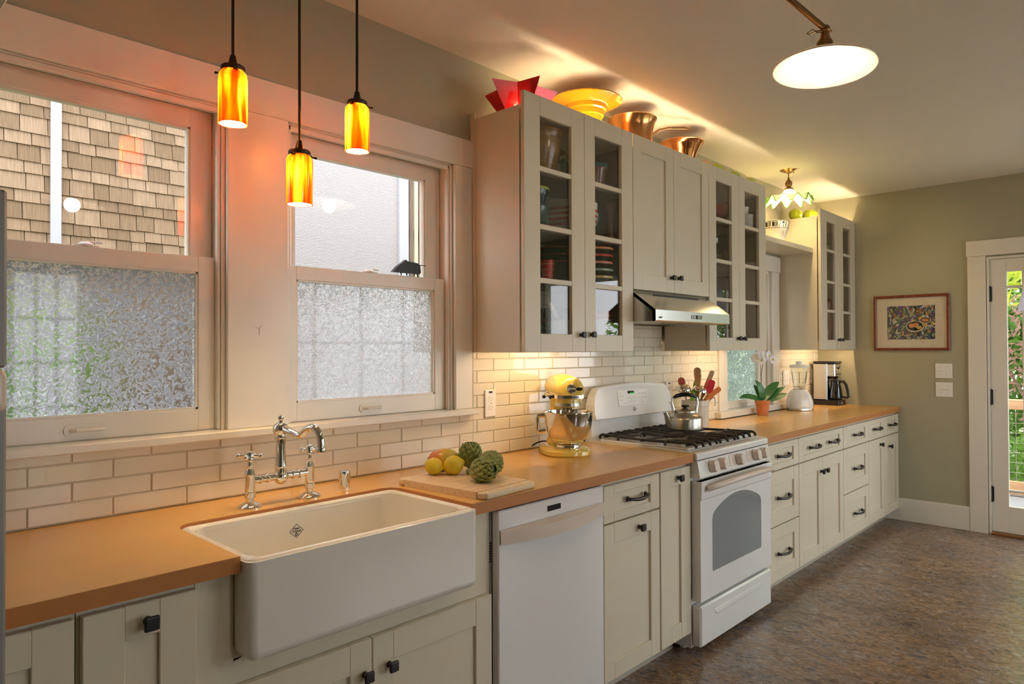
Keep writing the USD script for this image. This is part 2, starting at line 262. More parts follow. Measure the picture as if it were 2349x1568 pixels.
# tiles 8 x 2 inches in running bond, each its own piece
P, Q, TX, TZ = .2063, .0538, 2.3965, 1.3481
def tiles(x0, x1, z0, z1, holes=()):
    wb.l('grout', box(x0, x1, -.0045, -.0005, z0, z1), 'grout', False)
    for k in range(-9, 8):
        zt, zb = min(TZ-k*Q-.0016, z1), max(TZ-(k+1)*Q+.0016, z0)
        if zt-zb < .008: continue
        s = TX+(.5*P if k % 2 else 0); i0 = math.floor((x0-s)/P)
        for i in range(i0, i0+60):
            a, b = max(s+i*P+.0016, x0), min(s+(i+1)*P-.0016, x1)
            if a >= x1: break
            if b-a < .012: continue
            t = .0006*(rng.random()-.5); h = box(a, b, -.0085-t, -.001, zb, zt, .0022)
            h.vertices[:, 1] += np.where(h.vertices[:, 1] < -.004, (h.vertices[:, 0]-(a+b)/2)*rng.uniform(-.006, .006)+(h.vertices[:, 2]-(zb+zt)/2)*rng.uniform(-.01, .01), 0)
            wb.l('tile', h, 'tile_glaze', False)
tiles(.264, 2.063, .916, 1.108); tiles(2.063, 4.334, .916, 1.3766); tiles(2.8545, 3.626, 1.3766, 1.66); tiles(5.372, XR-.001, .964, 1.376); tiles(5.42, XR-.001, .916, .9625)
# end wall, front wall, left wall
DY = (-1.240, -2.150); DZ = 2.066
wr = struct('wall_right', 'sage green end wall with a framed picture and the glazed door')
wr.l('plaster', cat(box(XR, XR+T, DY[0], 0, -.03, ZC+.06), box(XR, XR+T, -2.42, DY[1], -.03, ZC+.06), box(XR, XR+T, YF, -3.78, -.03, ZC+.06), box(XR, XR+T, -3.78, -2.42, 2.2, ZC+.06), box(XR, XR+T, -3.78, -2.42, -.03, .32), box(XR, XR+T, DY[1], DY[0], DZ, ZC+.06)), 'wall_paint', False)
wl = struct('wall_left', 'sage green wall beyond the fridge'); wl.l('plaster', box(XL-T, XL, YF, T, -.03, ZC+.06), 'wall_paint', False)
FX = [(1.10, 1.80), (3.25, 5.75)]
wf = struct('wall_front', 'sage green wall behind the viewer with a glazed door and a wide window')
wf.l('plaster', cat(box(XL, FX[0][0], YF-T, YF, -.03, ZC+.06), box(FX[0][1], FX[1][0], YF-T, YF, -.03, ZC+.06), box(FX[1][1], XR+T, YF-T, YF, -.03, ZC+.06),
    box(FX[0][0], FX[0][1], YF-T, YF, 2.15, ZC+.06), box(FX[1][0], FX[1][1], YF-T, YF, 2.35, ZC+.06), box(FX[1][0], FX[1][1], YF-T, YF, -.03, .55)), 'wall_paint', False)
def lites(nm, x0, x1, z0, z1, nx, nz, rail, label):
    t = struct(nm, label); fr = [box(x0, x0+rail, YF-.09, YF-.04, z0, z1), box(x1-rail, x1, YF-.09, YF-.04, z0, z1), box(x0, x1, YF-.09, YF-.04, z1-rail, z1), box(x0, x1, YF-.09, YF-.04, z0, z0+rail*1.6)]
    for i in range(1, nx): x = x0+rail+(x1-x0-2*rail)*i/nx; fr.append(box(x-.012, x+.012, YF-.08, YF-.05, z0+.01, z1-.01))
    for i in range(1, nz): z = z0+rail*1.6+(z1-z0-2.6*rail)*i/nz; fr.append(box(x0+.01, x1-.01, YF-.08, YF-.05, z-.012, z+.012))
    t.l('frame', cat(fr), 'trim_paint', False)
lites('door_2', FX[0][0], FX[0][1], 0, 2.15, 3, 5, .13, 'white glazed garden door behind the viewer'); lites('window_4', FX[1][0], FX[1][1], .55, 2.35, 4, 2, .06, 'wide white window behind the viewer')

w5 = struct('window_5', 'tall white window in the end wall beyond the glazed door'); xa5, xb5 = XR+.03, XR+.08
w5.l('frame', cat(box(xa5, xb5, -2.48, -2.42, .32, 2.2), box(xa5, xb5, -3.78, -3.72, .32, 2.2), box(xa5, xb5, -3.13, -3.07, .32, 2.2), box(xa5, xb5, -3.72, -2.48, 2.14, 2.2), box(xa5, xb5, -3.72, -2.48, .32, .40)), 'trim_paint', False)
# ------------------------------------------------------------------ windows over the sink
t1 = struct('trim_1', 'wide white board casing around the two sink windows')
t1.l('head_casing', box(-.02, 2.055, -.022, -.001, 2.182, 2.30, .002), 'trim_paint', False); t1.l('mullion_casing', box(W1[1], W2[0], -.019, -.001, ZS, 2.1815, .002), 'trim_paint', False)
t1.l('side_casing', box(W2[1], 2.052, -.019, -.001, ZS, 2.1815, .002), 'trim_paint', False); t1.l('side_casing', box(.08, W1[0], -.019, -.001, ZS, 2.1815, .002), 'trim_paint', False)
t1.l('sill', box(.02, 2.062, -.052, .028, 1.109, ZS, .004), 'trim_paint', False)
sx, sz = 1.078, 1.463   # a small scratched mark on the mullion board
t1.l('scratch', cat(*[tube([(sx, -.0194, sz), (sx+a, -.0194, sz+b)], .0006, 5) for a, b in ((.009, .011), (-.014, .004), (.0, -.022))]), 'rubber_grey', label='small three-pronged grey scratch mark')
def window(nm, x0, x1, label, g, zs=ZS, zm=1.665, zh=ZH, br=.068, gx=None, y=.03):
    """double-hung window in the hole x0..x1; gx: the panes' x range in the lower and the upper sash"""
    t = struct(nm, label); e = .012
    t.l('jamb', cat(box(x0, x0+e, -.0, T-.01, zs, zh), box(x1-e, x1, -.0, T-.01, zs, zh), box(x0, x1, .0, T-.01, zh-.004, zh+.008), box(x0, x1, y-.0, T, zs-.026, zs-.001)), 'trim_paint', False)
    t.l('stop', cat(box(x0+e, x0+e+.012, .006, y-.002, zs, zh-.004, .003), box(x1-e-.010, x1-e, .006, y-.002, zs, zh-.004, .003), box(x0+e, x1-e, .006, y-.002, zh-.022, zh-.004, .003)), 'trim_paint', False)
    a, b = x0+.0155, x1-.0155
    def sash(n, ya, yb, za, zb, rails, ga, gb, mat):
        lo, hi = rails
        f = t.l(n, cat(box(a, ga, ya, yb, za, zb, .002), box(gb, b, ya, yb, za, zb, .002), box(ga-.002, gb+.002, ya, yb, za, za+lo, .002), box(ga-.002, gb+.002, ya, yb, zb-hi, zb, .002),
            box(ga, ga+.006, ya+.004, yb-.004, za+lo, zb-hi), box(gb-.006, gb, ya+.004, yb-.004, za+lo, zb-hi), box(ga, gb, ya+.004, yb-.004, za+lo, za+lo+.006), box(ga, gb, ya+.004, yb-.004, zb-hi-.006, zb-hi)), 'trim_paint', False)
        t.l('pane', box(ga+.001, gb-.001, (ya+yb)/2-.002, (ya+yb)/2+.002, za+lo+.001, zb-hi-.001), mat, False, parent=f)
    sash('lower_sash', y, y+.035, zs+.001, zm+.026, (br, .050), gx[0], gx[1], g)
    sash('upper_sash', y+.038, y+.073, zm-.024, zh-.008, (.045, .062), gx[2], gx[3], 'window_glass')
    t.l('track', cat(box(x1-.019, x1-.0125, y+.040, y+.046, zm+.03, zh-.05), box(x1-.019, x1-.0125, y+.058, y+.064, zm+.03, zh-.05)), 'steel_soft', False)
    xm, zf = (gx[0]+gx[1])/2, zs+.031
    t.l('lift_handle', cat(front(rrect(xm-.058, xm+.058, zf-.0165, zf+.0165, .016), y-.004, y), front(rrect(xm-.050, xm+.050, zf-.011, zf+.011, .0105), y-.0052, y-.004), tube([(xm-.042, y-.004, zf), (xm-.03, y-.017, zf), (xm+.03, y-.017, zf), (xm+.042, y-.004, zf)], .0055, 8)), 'trim_paint')
    t.l('sash_lock', cat(lathe([(0, 0), (.022, 0), (.022, .006), (.012, .014), (0, .015)], 16, (xm, y+.018, zm+.026)), box(xm-.034, xm+.034, y+.006, y+.03, zm+.026, zm+.031, .002), box(xm, xm+.045, y+.012, y+.02, zm+.037, zm+.043, .002)), 'white_plastic')
window('window_1', W1[0], W1[1], 'left double-hung sink window, frost-patterned lower pane and shingled wall outside', 'frost_glass', gx=(.275, .8985, .285, .888))
window('window_2', W2[0], W2[1], 'right double-hung sink window, frosted lower pane and white stucco outside', 'frost_fine', gx=(1.2425, 1.8788, 1.2525, 1.8598))
window('window_3', W3[0], W3[1], 'small far window with rain-patterned pane behind the potted orchid', 'frost_rain', zs=.962, zm=1.49, zh=1.985, br=.048, gx=(4.54, 5.062, 4.55, 5.05))
t2 = struct('trim_2', 'white casing of the small far window')
t2.l('side_casing', box(4.335, W3[0], -.02, -.001, .962, 1.98, .002), 'trim_paint', False); t2.l('side_casing', box(W3[1], 5.345, -.02, -.001, .962, 1.98, .002), 'trim_paint', False)
t2.l('head_casing', box(4.32, 5.365, -.022, -.001, 1.9805, 2.10, .002), 'trim_paint', False); t2.l('sill', box(4.29, 5.405, -.052, .028, .919, .962, .003), 'trim_paint', False)

# ------------------------------------------------------------------ glazed door and trim in the end wall
tr3 = struct('trim_3', 'white casing around the glazed door')
tr3.l('side_casing', box(XR-.02, XR-.001, -1.237, -1.121, 0, 2.078, .002), 'trim_paint', False); tr3.l('side_casing', box(XR-.02, XR-.001, -2.27, -2.153, 0, 2.078, .002), 'trim_paint', False)
tr3.l('head_casing', box(XR-.024, XR-.001, -2.28, -1.114, 2.0785, 2.195, .002), 'trim_paint', False)
tr3.l('jamb', cat(box(XR-.012, XR+T, -1.257, -1.241, 0, 2.066), box(XR-.012, XR+T, -2.149, -2.133, 0, 2.066), box(XR-.012, XR+T, -2.133, -1.257, 2.05, 2.066)), 'trim_paint', False)
tr3.l('threshold', box(XR-.03, XR+T, -2.133, -1.257, .0, .018, .004), 'wood_sill', False)
d = struct('door_1', 'white prairie-style glazed door with black hinges at the right edge')
y0, y1, z0, z1, xa, xb = -1.260, -2.130, .022, 2.046, XR+.006, XR+.05
g0, g1, h0, h1 = -1.362, -2.03, .215, 1.952
d.l('frame', cat(box(xa, xb, g0, y0, z0, z1, .002), box(xa, xb, y1, g1, z0, z1, .002), box(xa, xb, g1, g0, h1, z1), box(xa, xb, g1, g0, z0, h0)), 'trim_paint', False)
d.l('pane', box(xa+.02, xa+.024, g1, g0, h0, h1), 'window_glass', False)
mb = [box(xa+.004, xb-.004, yy-.009, yy+.009, h0, h1) for yy in (g0-.100, g1+.100)]+[box(xa+.0045, xb-.0045, g1, g0, zz-.009, zz+.009) for zz in (h0+.115, h1-.115)]
for q in mb: d.l('muntin', q, 'trim_paint', False)
for zz in (.30, 1.02, 1.79): d.l('hinge', cat(box(xa-.009, xa-.001, -1.272, -1.246, zz-.055, zz+.055, .001), tube([(xa-.012, -1.259, zz-.06), (xa-.012, -1.259, zz+.06)], .006, 8)), 'bronze')
bb = struct('baseboard_right', 'tall white baseboard along the end wall'); bb.l('board', box(XR-.018, XR-.001, -1.120, -.53, 0, .182, .003), 'trim_paint', False)

# ------------------------------------------------------------------ outside
top('ground', box(-14, 26, -14, 16, -.75, -.70), 'ground', 'mossy earth around the house', kind='structure', smooth=False)
nb = Thing('shingled_house', 'neighbour house clad in weathered tan shingles, outside the left window', 'house', (0, 2.62, 0))
nb.w('wall', box(-1.6, 2.42, 2.66, 2.9, -.7, 4.6), 'shingle_gap', False)
for z in (1.93, ): nb.w('skirt_board', box(-1.6, 2.42, 2.63, 2.66, -.7, z), 'fence_wood', False)
for i in range(25): x = -1.55+i*.155; nb.w('skirt_plank', box(x, x+.135, 2.615, 2.63, -.7, 1.99, .003), 'fence_wood', False)
z, row = 2.0, 0
while z < 3.12:
    h = (.100, .070)[row % 2]; x = .30+rng.uniform(-.1, 0)
    while x < 2.36:
        w = rng.uniform(.085, .155); x2 = min(x+w, 2.40)
        if x2-x > .02:
            s = box(x+.002, x2-.002, 0, .03, 0, h+.03, .0); v = s.vertices; v[:, 1] = 2.66-np.where(v[:, 1] > .01, .004, .019+rng.uniform(0, .004))*np.where(v[:, 2] > h, .35, 1); v[:, 2] += z+rng.uniform(-.003, .003)
            nb.w('shingle', s, f'shingle_{rng.randrange(4)}', False)
        x = x2
    z += h; row += 1
nb.w('upper_shingles', cat(*[box(-1.5, 2.40, 2.645-.0004*k, 2.66, z+.012+k*.1, z+.012+k*.1+.097) for k in range(13)]), 'shingle_0', False, kind='stuff')
nb.w('trim_board', box(1.072, 1.128, 2.618, 2.64, 1.99, 4.6, .003), 'outdoor_white', False, label='white vertical trim board')
sh = Thing('stucco_house', 'neighbour wall of rough white stucco, outside the right sink window', 'house', (0, 2.3, 0))
sh.w('wall', box(2.44, 3.40, 2.30, 2.9, -.7, 4.6), 'stucco', False); sh.w('corner_board', box(3.40, 3.492, 2.275, 2.9, -.7, 4.6, .004), 'outdoor_white', False, label='white corner board')
lf = Thing('slatted_screen', 'weathered slatted wood screen at the edge of the right sink window', 'fence', (3.5, 2.6, 0))
for i in range(16): x = 3.52+i*.052; lf.w('slat', box(x, x+.04, 2.5, 2.525, -.7, 3.4, .002), 'lattice_wood' if i % 3 == 1 else 'fence_wood', False)
for zz in (1.3, 2.35, 3.2): lf.w('rail', box(3.5, 4.4, 2.526, 2.56, zz, zz+.08), 'fence_wood', False)
fe = Thing('garden_fence', 'dark board fence dimly seen through the patterned lower panes', 'fence', (4.5, 3.4, 0))
for i in range(22): x = 4.3+i*.21; fe.w('board', box(x, x+.2, 3.4, 3.425, -.7, 1.35, .003), 'fence_wood', False)
fe.w('rail', box(4.3, 8.9, 3.426, 3.47, .9, 1.0), 'fence_wood', False)
# deck and railing beyond the door
dk = Thing('wood_deck', 'grey weathered deck boards outside the glazed door', 'deck', (6.4, -2, -.12))
for i in range(16): x = 6.36+i*.145; dk.w('plank', box(x, x+.138, -4.2, .8, -.15, -.12, .003), 'deck_grey', False)
dk.w('joists', cat(*[box(6.36, 8.68, y, y+.05, -.32, -.151) for y in (-4.1, -2.6, -1.2, .2, .7)]), 'fence_wood', False)
rl = Thing('deck_railing', 'deck railing of tan wood rails with wire mesh, outside the glazed door', 'railing', (8.6, -2, -.12))
rl.w('top_rail', box(8.53, 8.65, -4.1, .7, .76, .86, .006), 'wood_deck', False); rl.w('bottom_rail', box(8.56, 8.62, -4.1, .7, -.10, .03, .004), 'wood_deck', False)
for y in (-4.05, -2.45, -.85, .62): rl.w('post', box(8.55, 8.63, y-.04, y+.04, -.12, .76, .004), 'wood_deck', False)
rl.w('wire_mesh', cat(*[tube([(8.59, y, .03), (8.59, y, .76)], .003, 5) for y in np.arange(-4.0, .6, .1)], *[tube([(8.585, -4.0, z), (8.585, .6, z)], .003, 5) for z in np.arange(.12, .74, .1)]), 'steel_soft', kind='stuff')
def leaves(nm, seed, c, r, n, size, mat):   # a crown of folded leaf blades
    R = np.random.default_rng(seed); d = R.normal(size=(n, 3)); d /= np.linalg.norm(d, axis=1)[:, None]; p = np.array(c)+d*(R.random((n, 1))**.45)*np.array(r)
    a = R.normal(size=(n, 3)); a /= np.linalg.norm(a, axis=1)[:, None]; b = np.cross(a, R.normal(size=(n, 3))); b /= np.linalg.norm(b, axis=1)[:, None]; nn = np.cross(a, b)
    s = size*R.uniform(.6, 1.3, (n, 1)); v = np.stack([p-a*s, p+b*s*.38+nn*s*.12, p+a*s, p-b*s*.38+nn*s*.12], 1).reshape(-1, 3)
    k = np.arange(n)[:, None]*4; f = np.vstack([k+[0, 1, 2], k+[0, 2, 3]]); return tri(v, f)
tr = Thing('magnolia_tree', 'yellow-green leafy tree with bent brown trunk beyond the deck', 'tree', (10.4, -1.6, -.7))
tr.w('trunk', cat(tube(bez((10.2, -1.2, -.7), (10.1, -1.3, .6), (10.5, -2.3, 1.6), (10.6, -2.3, 2.6), n=14), np.linspace(.10, .05, 14), 8), tube(bez((10.2, -1.45, .9), (10.3, -1.9, 1.0), (10.4, -2.6, 1.3), n=10), np.linspace(.05, .03, 10), 8), tube(bez((10.35, -1.9, 1.4), (10.2, -1.5, 1.7), (10.2, -1.3, 2.3), n=10), np.linspace(.035, .015, 10), 7)), 'bark')
tr.w('foliage', leaves('f', 3, (10.4, -1.7, 2.9), (1.1, 2.2, 1.1), 3200, .09, 0), 'leaf_yellow', False, kind='stuff')
pk = Thing('pink_shrub', 'pink and pale green flowering shrub behind the tree trunk', 'shrub', (12.0, -2.2, -.7))
pk.w('stem', cat(*[tube([(12, -2.2+q*.8, -.7), (12+q*.2, -2.2+q*1.8, 1.4)], .02, 6) for q in (-1, -.4, .3, 1)]), 'bark'); pk.w('foliage', leaves('f', 5, (12, -2.1, 1.3), (.8, 2.6, 1.1), 4500, .05, 0), 'leaf_pink', False, kind='stuff')
for k, (c, r) in enumerate([((9.22, -1.55, .05), (.36, .78, .65)), ((9.3, -3.35, .1), (.4, .9, .7)), ((9.3, .25, .2), (.4, .85, .8))]):
    sb = Thing('green_shrub', ['bushy green shrub straight behind the railing mesh', 'green shrub behind the railing, right of the door view', 'green shrub behind the railing, left of the door view'][k], 'shrub', (c[0], c[1], -.7), group='shrubs behind the railing')
    sb.w('stem', cat(*[tube([(c[0], c[1], -.7), (c[0]+q*.2, c[1]+q*.4, c[2]+.3)], .015, 6) for q in (-1, 0, 1)]), 'bark'); sb.w('foliage', leaves('f', 11+k, c, r, 2600, .045, 0), 'leaf_mid', False, kind='stuff')
hd = Thing('hedge', 'tall green hedge closing off the garden', 'hedge', (14, -2, -.7)); hd.w('foliage', leaves('f', 21, (14, -2, 1.6), (.9, 6.5, 2.6), 26000, .11, 0), 'leaf_mid', False, kind='stuff')
hd.w('branches', cat(*[tube([(14, y, -.7), (14, y+.3, 2.6)], .04, 6) for y in np.arange(-7, 3.5, 1.2)]), 'bark')
ys = Thing('green_shrub', 'green bush dimly seen through the left patterned pane', 'shrub', (.80, 1.75, -.7)); ys.w('stem', cat(*[tube([(.8, 1.75, -.7), (.8+q*.2, 1.75, .7)], .015, 6) for q in (-1, 0, 1)]), 'bark'); ys.w('foliage', leaves('f', 31, (.80, 1.75, .95), (.42, .40, .80), 1500, .05, 0), 'leaf_mid', False, kind='stuff')
gb = Thing('hedge', 'leafy green hedge dimly seen through the small far window', 'hedge', (6.6, 1.9, -.7)); gb.w('branches', cat(*[tube([(x, 1.9, -.7), (x+.1, 1.9, 1.6)], .02, 6) for x in np.arange(5.0, 8.6, .6)]), 'bark'); gb.w('foliage', leaves('f', 41, (6.7, 1.9, .9), (2.0, .35, 1.7), 4000, .10, 0), 'leaf_mid', False, kind='stuff')
# ------------------------------------------------------------------ cabinets
def knob(t, parent, x, y, z, s=1.0):
    m = cat(turn(lathe([(0, -.001), (.0095, -.001), (.0085, .004), (.006, .010), (.0065, .016)], 14), 90, (1, 0, 0)), move(hull([(sx*.0105, -.024, sz*.0105) for sx in (-1, 1) for sz in (-1, 1)]+[(sx*.0075, -.017, sz*.0075) for sx in (-1, 1) for sz in (-1, 1)], .0045, 1), 0, 0, 0))
    m.apply_scale(s); t.w('knob', move(m, x, y, z), 'bronze', 40, parent=parent)
def pull(t, parent, x, y, z, L=.128):
    h = L/2; m = [box(sx*h-.010, sx*h+.010, -.004, .0, -.011, .011, .002) for sx in (-1, 1)]+[hull([(sx*h, -.003, 0), (sx*h, -.016, .0)], .0075, 1) for sx in (-1, 1)]
    b = bez((-h, -.017, .002), (-h*.5, -.034, -.006), (h*.5, -.034, -.006), (h, -.017, .002), n=11); m.append(tube(b, .0058+.0022*np.sin(np.linspace(0, PI, 11)), 8))
    t.w('handle', move(cat(m), x, y, z), 'bronze', 40, parent=parent)
def shaker(t, name, x0, x1, z0, z1, y, st=.066, rt_=.075, rb=None, th=.02, stl=None, lite=None):
    """frame-and-panel front facing -y with its face at y; with lite=(rows) the middle is glazed"""
    rb = rb or rt_; b = .0018; y1 = y+th
    if lite:
        gx0, gx1, rows = lite; zz = [z0]+[q for r in rows for q in r]+[z1]
        m = [box(x0, gx0, y, y1, z0, z1, b), box(gx1, x1, y, y1, z0, z1, b)]
        m += [box(gx0-.001, gx1+.001, y+(.0 if i in (0, len(rows)) else .002), y1, zz[2*i], zz[2*i+1], b) for i in range(len(rows)+1)]
        p = t.w(name, cat(m), 'cabinet_paint', False)
        for r in rows: t.w('pane', box(gx0+.0005, gx1-.0005, y1-.007, y1-.004, r[0]+.0005, r[1]-.0005), 'cabinet_glass', False, parent=p)
        return p
    sl = stl or st; m = [box(x0, x0+sl, y, y1, z0, z1, b), box(x1-st, x1, y, y1, z0, z1, b), box(x0+sl-.001, x1-st+.001, y, y1, z1-rt_, z1, b), box(x0+sl-.001, x1-st+.001, y, y1, z0, z0+rb, b)]
    p = t.w(name, cat(m), 'cabinet_paint', False)
    t.w('panel', box(x0+sl-.004, x1-st+.004, y+.0095, y1-.002, z0+rb-.004, z1-rt_+.004), 'cabinet_paint', False, parent=p); return p
YB, ZB0, ZB1 = -.635, .100, .858
def base(label, x0, x1, toe=True):
    t = Thing('base_cabinet', label, 'cabinet', (x0, YB, 0))
    t.w('body', cat(box(x0+.0008, x1-.0008, -.613, -.012, ZB0-.002, .874)), 'cabinet_paint', False)
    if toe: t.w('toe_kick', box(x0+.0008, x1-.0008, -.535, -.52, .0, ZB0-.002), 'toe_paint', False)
    return t
b = base('narrow cream base cabinet at the far left, next to the fridge', .263, .398)
shaker(b, 'door', .2645, .3915, ZB0, ZB1, YB, .072, .072, stl=.008)
b = base('cream pull-out base cabinet with one black knob, left of the sink', .3985, .632)
p = shaker(b, 'door', .4054, .6289, ZB0, ZB1, YB, .078, .072); knob(b, p, .527, YB, .8175, 1.05)
b = Thing('base_cabinet', 'wide cream sink cabinet with two doors under the white sink', 'cabinet', (.6325, YB, 0))
b.w('body', cat(box(.6333, .652, -.613, -.012, ZB0-.002, .874), box(1.545, 1.5655, -.613, -.012, ZB0-.002, .874), box(.652, 1.545, -.613, -.012, ZB0-.002, .13), box(.652, 1.545, -.03, -.012, .13, .874), box(.652, .722, -.613, -.595, .13, .874), box(1.455, 1.545, -.613, -.595, .13, .874), box(.722, 1.455, -.613, -.595, .59, .666), *[front(Polygon([(q(.722), .66), (q(.7505), .666), (q(.7385), .671), (q(.7300), .679), (q(.7242), .694), (q(.722), .694)]), -.613, -.600) for q in (lambda a: a, lambda a: 2.177-a)]), 'cabinet_paint', False)
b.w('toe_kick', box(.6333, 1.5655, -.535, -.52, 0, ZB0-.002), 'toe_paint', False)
p = shaker(b, 'door', .640, 1.0965, ZB0, .606, YB, .070, .080); knob(b, p, 1.072, YB, .5155)
p = shaker(b, 'door', 1.0985, 1.555, ZB0, .606, YB, .070, .080); knob(b, p, 1.153, YB, .517)
b = base('cream base cabinet with one drawer over one door, right of the dishwasher', 2.158, 2.5685)
p = shaker(b, 'drawer', 2.1635, 2.5635, .713, ZB1, YB, .068, .035); pull(b, p, 2.385, YB, .788, .13)
p = shaker(b, 'door', 2.1635, 2.5635, ZB0, .706, YB, .068, .077, .070); knob(b, p, 2.405, YB, .661)
b = base('narrow full-height cream pull-out cabinet against the left side of the range', 2.569, 2.834)
p = shaker(b, 'door', 2.5745, 2.8285, ZB0, ZB1, YB, .085, .072); knob(b, p, 2.716, YB, .819)
def drawers(label, x0, x1, st):
    t = base(label, x0, x1)
    for z0, z1, r, zp in ((.713, ZB1, .035, .788), (.405, .706, .075, .555), (ZB0, .398, .072, .246)):
        q = shaker(t, 'drawer', x0+.003, x1-.003, z0, z1, YB, st, r); pull(t, q, (x0+x1)/2+.015, YB, zp, .15 if x1-x0 > .45 else .145)
drawers('cream stack of three drawers against the right side of the range', 3.606, 4.104, .072)
b = base('cream base cabinet with a wide two-handled drawer over a pair of doors', 4.104, 4.876)
p = shaker(b, 'drawer', 4.107, 4.873, .713, ZB1, YB, .070, .035); pull(b, p, 4.345, YB, .787, .15); pull(b, p, 4.675, YB, .787, .15)
p = shaker(b, 'door', 4.107, 4.489, ZB0, .706, YB, .070, .077, .070); knob(b, p, 4.455, YB, .619)
p = shaker(b, 'door', 4.491, 4.873, ZB0, .706, YB, .070, .077, .070); knob(b, p, 4.529, YB, .619)
drawers('cream stack of three drawers further along, under the blender end', 4.876, 5.417, .070)
for lb, x0, x1, kx in (('narrow cream base cabinet with a drawer over a door, next to the corner one', 5.417, 5.801, 5.695), ('last cream base cabinet with a drawer over a door, in the far corner', 5.801, 6.188, 5.93)):
    b = base(lb, x0, x1); p = shaker(b, 'drawer', x0+.003, x1-.003, .713, ZB1, YB, .072, .035); pull(b, p, (x0+x1)/2+.01, YB, .787, .15)
    p = shaker(b, 'door', x0+.003, x1-.003, ZB0, .706, YB, .072, .077, .070); knob(b, p, kx, YB, .66 if kx < 5.9 else .622)

YU, ZU0, ZU1 = -.318, 1.378, 2.453
ROWS = [(1.455, 1.668), (1.690, 1.894), (1.916, 2.139), (2.160, 2.370)]
def upper(label, x0, x1, z0=ZU0, back=-.003, hollow=True):
    t = Thing('glass_front_cabinet' if hollow else 'kitchen_cabinet', label, 'cabinet', (x0, YU, z0)); e = .018; yf = YU+.0265; a, c = x0+.0008, x1-.0008; ztop = ZU1-.055; zb = z0+.058
    if hollow:
        t.w('body', cat(box(a, a+e, yf, back, z0, ztop), box(c-e, c, yf, back, z0, ztop), box(a+e, c-e, back-.008, back, zb, ztop), box(a+e, c-e, yf, back-.008, ztop-e, ztop), box(a+e, c-e, yf, back-.008, zb, zb+e)), 'cabinet_paint', False)
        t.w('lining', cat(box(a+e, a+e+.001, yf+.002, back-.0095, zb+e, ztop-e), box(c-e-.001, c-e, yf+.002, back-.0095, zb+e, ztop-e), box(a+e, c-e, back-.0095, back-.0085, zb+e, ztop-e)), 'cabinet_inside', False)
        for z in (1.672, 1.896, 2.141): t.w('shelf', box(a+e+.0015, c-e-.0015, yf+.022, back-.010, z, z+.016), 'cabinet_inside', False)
        for s in (a+e+.001, c-e-.001): t.w('shelf_pin_holes', cat(*[turn(lathe([(0, 0), (.003, 0), (.003, .0006), (0, .0006)], 8), 90 if s < (a+c)/2 else -90, (0, 1, 0)).apply_translation((s, yy, zz)) for yy in (yf+.05, back-.05) for zz in np.arange(1.50, 2.38, .096)]), 'ink_dark', False)
    else: t.w('body', box(a, c, yf, back, z0, ztop), 'cabinet_paint', False)
    return t
u1 = upper('tall cream glass-door wall cabinet left of the hood, full of bowls and plates', 2.060, 2.8535)
p = shaker(u1, 'door', 2.062, 2.4645, ZU0, ZU1, YU, lite=(2.162, 2.372, ROWS)); knob(u1, p, 2.431, YU, 1.4535, .9)
p = shaker(u1, 'door', 2.4665, 2.852, ZU0, ZU1, YU, lite=(2.545, 2.758, ROWS)); knob(u1, p, 2.506, YU, 1.4555, .9)
u1.w('filler_strip', box(2.0535, 2.0605, -.034, -.003, ZU0, ZU1-.03, .001), 'cabinet_paint', False)
u2 = upper('short cream wall cabinet with two solid doors above the steel hood', 2.854, 3.6275, 1.686, hollow=False)
p = shaker(u2, 'door', 2.857, 3.2405, 1.686, ZU1, YU, .078, .079); knob(u2, p, 3.207, YU, 1.763, .9)
p = shaker(u2, 'door', 3.2425, 3.6255, 1.686, ZU1, YU, .076, .079); knob(u2, p, 3.283, YU, 1.766, .9)
u3 = upper('cream glass-door wall cabinet right of the hood, holding glassware and white saucers', 3.628, 4.404, back=-.0235)
p = shaker(u3, 'door', 3.630, 4.0125, ZU0, ZU1, YU, lite=(3.718, 3.918, ROWS)); knob(u3, p, 3.984, YU, 1.451, .9)
p = shaker(u3, 'door', 4.0145, 4.402, ZU0, ZU1, YU, lite=(4.096, 4.300, ROWS)); knob(u3, p, 4.056, YU, 1.451, .9)
u4 = upper('cream glass-door wall cabinet in the far corner above the coffee maker', 5.388, 6.188)
p = shaker(u4, 'door', 5.390, 5.787, ZU0, ZU1, YU, lite=(5.525, 5.708, ROWS)); knob(u4, p, 5.755, YU, 1.456, .9)
p = shaker(u4, 'door', 5.789, 6.186, ZU0, ZU1, YU, lite=(5.893, 6.078, ROWS)); knob(u4, p, 5.825, YU, 1.456, .9)
sf = Thing('wall_shelf', 'cream wall shelf bridging the glass cabinets above the small window', 'shelf', (4.405, -.003, 2.12))
sf.w('board', box(4.4055, 5.387, -.262, -.003, 2.119, 2.156, .002), 'cabinet_paint', False)

